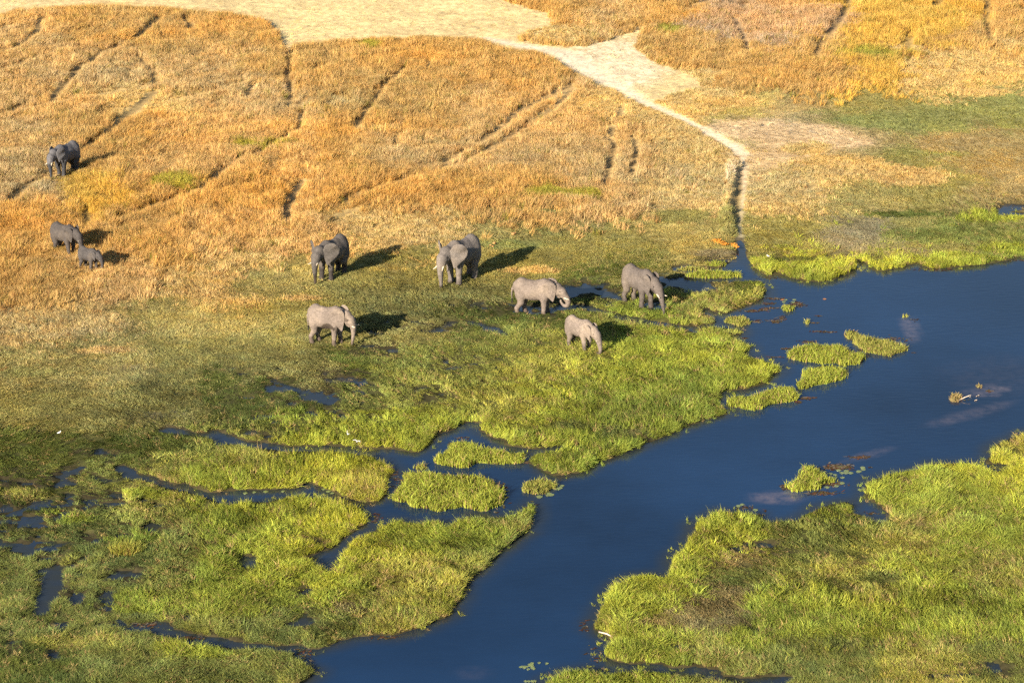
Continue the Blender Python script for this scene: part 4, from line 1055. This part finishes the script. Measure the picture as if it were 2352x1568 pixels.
# ------------------------------------------------------------------ floating weed (nobody could count it)
FW = [(1570.4,663.7,6.615,[(1400,150,160,18,60),(1720,235,120,40,160),(1300,222,110,18,50),(1040,332,150,16,90),(1220,315,80,22,70),(1100,495,110,20,50),(1400,490,100,34,70),(1500,440,50,34,50),(2000,515,70,10,25),(2080,650,200,16,50),(2230,655,60,6,14),(1870,805,140,22,50),(1330,290,130,14,40),(930,750,60,8,20),(1560,905,90,14,30),(2040,412,70,8,14),(1400,1035,110,12,30)]),
      (1789.7,1060.8,11.02,[(1480,130,340,70,420),(1100,785,400,50,140),(1350,560,300,60,150),(150,640,120,70,90)]),
      (1568,522.7,3.0,[(850,1175,60,9,60),(905,1172,20,4,10),(1450,770,110,16,60),(1230,850,60,12,30),(1610,635,50,9,20),(800,1200,26,14,30),(1740,290,140,8,60),(2240,228,120,8,40),(590,345,70,10,30),(1600,862,20,3,6),(1930,1190,60,6,16),(2110,1125,22,8,20)]),
      (1568,1045.3,3.0,[(1220,14,70,10,90),(1300,85,30,3,6),(420,360,70,14,30),(540,420,30,40,30),(1310,400,50,10,20),(1840,1420,60,14,40),(1990,1440,70,10,40)]),
      (784,522.7,3.0,[(830,1450,50,10,30),(770,1490,40,10,24)]),(784,1045.3,3.0,[(1080,250,60,50,110),(1000,330,120,50,120),(1100,220,50,30,60),(230,430,40,40,40),(380,150,40,60,40),(1680,1180,60,50,20),(1750,1380,60,60,30),(300,1255,80,10,30),(1290,50,50,14,30),(1290,395,40,80,50)]),
      (0,1045.3,3.0,[(1000,1165,90,20,60),(1300,1260,120,16,60),(600,740,200,20,60),(2100,1360,80,30,40)])]
Vw = []; Fw_ = []; Cw = []
rw = random.Random(5)
for ox, oy, sc_, lst in FW:
    for a, b, ra, rb, n in lst:
        for _ in range(n):
            g1, g2 = rw.gauss(0, .5), rw.gauss(0, .5)
            x_, y_ = G(ox + (a + g1 * ra) / sc_, oy + (b + g2 * rb) / sc_)
            L = .04 + .16 * rw.random() ** 2; wd = .015 + .04 * rw.random(); an = rw.random() * 6.28 if rw.random() < .4 else rw.gauss(.5, .5)
            z_ = .006 + rw.random() * .012; o_ = len(Vw); m_ = 6
            cc = rw.choice([(.10, .05, .03), (.13, .08, .04), (.07, .05, .03), (.16, .15, .06), (.22, .10, .06), (.30, .26, .20)])
            for k in range(m_):
                t = 6.283 * k / m_; px = L * math.cos(t) * (.7 + .5 * rw.random()); py = wd * math.sin(t) * (.7 + .5 * rw.random())
                Vw.append((x_ + px * math.cos(an) - py * math.sin(an), y_ + px * math.sin(an) + py * math.cos(an), z_)); Cw.append(cc)
            Fw_.append(tuple(range(o_, o_ + m_)))
me = bpy.data.meshes.new("floating_weed"); me.from_pydata([tuple(map(float, v)) for v in Vw], [], Fw_); me.update()
a_ = me.attributes.new('tint', 'FLOAT_COLOR', 'POINT'); a_.data.foreach_set('color', np.array([(*c, 1) for c in Cw], np.float32).ravel())
a_ = me.attributes.new('bv', 'FLOAT_COLOR', 'POINT'); a_.data.foreach_set('color', np.ones(len(Vw) * 4, np.float32))
tag(link("floating_weed", me, GM_L), "brown and reddish weed scraps drifting around the islets", kind='stuff')

# ------------------------------------------------------------------ dead branch, dung, orange weeds, birds
BARK = simple("bleached_wood", (.62, .52, .42), .7)
def P3(u, v, z): x_, y_ = G(u, v, z); return Vector((float(x_), float(y_), z))
a, b = P3(2203, 919, .02), P3(2232, 905.3, .32)
root = empty("dead_branch", a)
tag(root, "thin bleached dead branch slanting out of the water from the brown hummock", "branch")
link("stem", tube([Vector((0, 0, 0)), (b - a) * .4 + Vector((0, 0, .02)), (b - a) * .75, b - a], [.035, .028, .02, .01], 8, "stem"), BARK, root)
link("twig", tube([(b - a) * .72, (b - a) * .80 + Vector((.05, -.1, -.1))], [.015, .006], 6, "twig"), BARK, root)
link("twig", tube([(b - a) * .85, (b - a) * .92 + Vector((.02, -.08, -.12))], [.012, .005], 6, "twig"), BARK, root)
for (u0_, v0_, u1_, v1_, lb) in ((2243, 909.5, 2251, 906.2, "short pale driftwood stick lying at the sandbar right of the branch"), (2238.5, 919.5, 2245.5, 917.3, "second short driftwood stick, nearer the camera than the pale one")):
    a, b = P3(u0_, v0_, .02), P3(u1_, v1_, .05)
    o = link("driftwood_stick", tube([Vector((0, 0, 0)), (b - a) * .5, b - a], [.03, .035, .015], 8, "driftwood_stick"), BARK, None, a); tag(o, lb, "driftwood")
a, b = P3(1375.5, 1453, .08), P3(1412, 1467, .05)
tag(link("fallen_stalk", tube([Vector((0, 0, .06)), (b - a) * .5 + Vector((0, 0, .12)), b - a + Vector((0, 0, .05))], [.03, .04, .02], 8, "fallen_stalk"), BARK, None, a), "long pale fallen stalk lying along the lower edge of the right bank", "stalk")

DUNG = simple("dung_brown", (.46, .25, .10), .9)
for i_, (u_, v_, r_, lb) in enumerate([(1135, 562.5, .10, "largest orange brown dung ball right of the tallest bull"), (1127, 566.5, .07, "small broken dung ball left of the largest one"), (1132, 569.5, .065, "small dung ball nearest the camera beside the largest one"), (1178.5, 542, .11, "tan dung ball in the pair farther up the slope"), (1183, 539.5, .08, "smaller tan dung ball of the pair farther up the slope"), (2053, 221, .14, "brown dung ball, left of two on the far right meadow"), (2060, 219.5, .12, "brown dung ball, right of two on the far right meadow")]):
    x_, y_ = G(u_, v_, .1); x_, y_ = float(x_), float(y_)
    tag(link("dung_ball", ball("dung_ball", (0, 0, r_ * .7), (r_ * 1.15, r_, r_ * .8), 14, 9, .16, i_), DUNG, None, (x_, y_, ghz(x_, y_) + .10)), lb, "dung", "dung balls on the grass")

OW = simple("orange_weed_leaves", (.55, .24, .035), .8)
def weed(blobs, label):
    c0 = P3(blobs[0][0], blobs[0][1], .1); V = []; F = []; rr = random.Random(3)
    for (u_, v_, ru, rv, n) in blobs:
        for _ in range(n):
            p = P3(u_ + rr.gauss(0, .42) * ru, v_ + rr.gauss(0, .42) * rv, .12 + rr.random() * .16) - c0
            s_ = .045 + .03 * rr.random(); a1_, a2_ = rr.random() * 6.28, rr.random() * 1.2 - .6
            e = Vector((math.cos(a1_), math.sin(a1_), a2_)) * s_; f = Vector((-math.sin(a1_) * .6, math.cos(a1_) * .6, .6)) * s_
            o_ = len(V); V += [tuple(p - e), tuple(p - f * .8), tuple(p + e), tuple(p + f)]; F.append((o_, o_ + 1, o_ + 2, o_ + 3))
    me = bpy.data.meshes.new("orange_weed"); me.from_pydata(V, [], F); me.update()
    tag(link("orange_weed", me, OW, None, c0), label, "weed patch", "orange weed patches by the inlet")
weed([(1646, 552.5, 10, 3, 260), (1655, 556.5, 10, 3, 260), (1665, 560.5, 9, 2.5, 240)], "larger orange weed patch on the grass left of the inlet")
weed([(1683, 561, 5, 2, 110), (1688, 563.5, 6, 2.6, 130), (1694, 567.5, 4, 1.5, 70)], "smaller orange weed patch right at the edge of the inlet water")

WHITE = simple("white_feathers", (.82, .82, .80), .6); BLACK = simple("black_feathers", (.03, .03, .03), .5); BILL = simple("bill", (.55, .40, .12), .4); LEG = simple("bird_leg", (.04, .04, .03), .5)
def bird_body(parts, scale, name="body", h=.012):
    F = Field((-.5, -.2, -.05), (.6, .2, .95), h)
    for q in parts:
        if len(q) == 4: F.cone(q[0], q[1], q[2], q[3], .03)
        else: F.ell(q[0], q[1], .03)
    Vv, Fc = F.mesh(); return mesh_np(name, Vv * scale, Fc)
def bird(name, u_, v_, z_, hdg, scale, parts, label, cat, legs=True, head_black=False, wings=None, bill=None):
    p = P3(u_, v_, z_); root = empty(name, p, R(hdg)); tag(root, label, cat)
    link("body", bird_body(parts, scale), WHITE, root)
    if bill: link("bill", tube([Vector(bill[0]) * scale, Vector(bill[1]) * scale], [.014 * scale, .004 * scale], 6, "bill"), BILL, root)
    if legs:
        for sy in (-1, 1): link("leg", tube([Vector((0, sy * .035, .30)) * scale, Vector((.02, sy * .04, .15)) * scale, Vector((0, sy * .04, -.02)) * scale], [.010 * scale, .009 * scale, .012 * scale], 6, "leg"), LEG, root)
    if head_black: link("cap", ball("cap", Vector(head_black[0]) * scale, [q * scale for q in head_black[1]]), BLACK, root)
    if wings:
        for sy in (1, -1):
            V = []; F = []; m_ = 9
            for i in range(m_):
                t = i / (m_ - 1)
                le = Vector((.10 - .05 * t + .06 * math.sin(t * 3.1) - .22 * t * t, sy * (.03 + .50 * t), .38 + .16 * math.sin(t * 2.2)))
                te = le + Vector((-.20 + .13 * t * t, -sy * .02, -.02))
                for k, z2 in ((0, .008), (0, -.008)): V.append(tuple((le + Vector((0, 0, z2))) * scale)); V.append(tuple((te + Vector((0, 0, z2 * .4))) * scale))
            for i in range(m_ - 1):
                o_ = i * 4; n_ = o_ + 4
                F += [(o_, o_ + 1, n_ + 1, n_), (o_ + 2, n_ + 2, n_ + 3, o_ + 3), (o_, n_, n_ + 2, o_ + 2), (o_ + 1, o_ + 3, n_ + 3, n_ + 1)]
            F += [(0, 2, 3, 1), ((m_ - 1) * 4, (m_ - 1) * 4 + 1, (m_ - 1) * 4 + 3, (m_ - 1) * 4 + 2)]
            me = bpy.data.meshes.new("wing"); me.from_pydata(V, [], F); me.update(); link("wing", me, WHITE, root)
EGR = [((0, 0, .36), (.15, .065, .075)), ((.09, 0, .40), (.15, 0, .58), .038, .024), ((.15, 0, .58), (.11, 0, .70), .024, .02), ((.11, 0, .70), (.16, 0, .76), .02, .026), ((-.12, 0, .34), (-.24, 0, .28), .04, .015)]
bird("egret", 800.5, 1004, .2, 215, .55, EGR, "white egret standing upright in the marsh grass, neck stretched", "bird", bill=((.18, 0, .765), (.28, 0, .74)))
FLY = [((0, 0, .36), (.16, .06, .06)), ((.12, 0, .38), (.20, 0, .42), .035, .028), ((.20, 0, .42), (.25, 0, .43), .03, .024), ((-.14, 0, .35), (-.26, 0, .34), .035, .012)]
bird("egret", 821, 1020, .3, 60, .45, FLY, "white egret flying low over the channel edge with wings spread", "bird", legs=False, wings=True, bill=((.27, 0, .43), (.36, 0, .41)))
PLV = [((0, 0, .36), (.14, .07, .075)), ((.09, 0, .40), (.13, 0, .47), .045, .035), ((.13, 0, .48), (.15, 0, .49), .04, .038), ((-.12, 0, .35), (-.22, 0, .32), .035, .012)]
bird("plover", 1764, 595, .1, 150, .62, PLV, "small black and white plover on the mud right of the inlet", "bird", head_black=((.145, 0, .515), (.045, .042, .03)), bill=((.18, 0, .49), (.24, 0, .48)))
bird("plover", 136.7, 1001.5, .1, 30, .62, PLV, "small black and white plover alone on the short grass at the left", "bird", head_black=((.145, 0, .515), (.045, .042, .03)), bill=((.18, 0, .49), (.24, 0, .48)))

#@@END
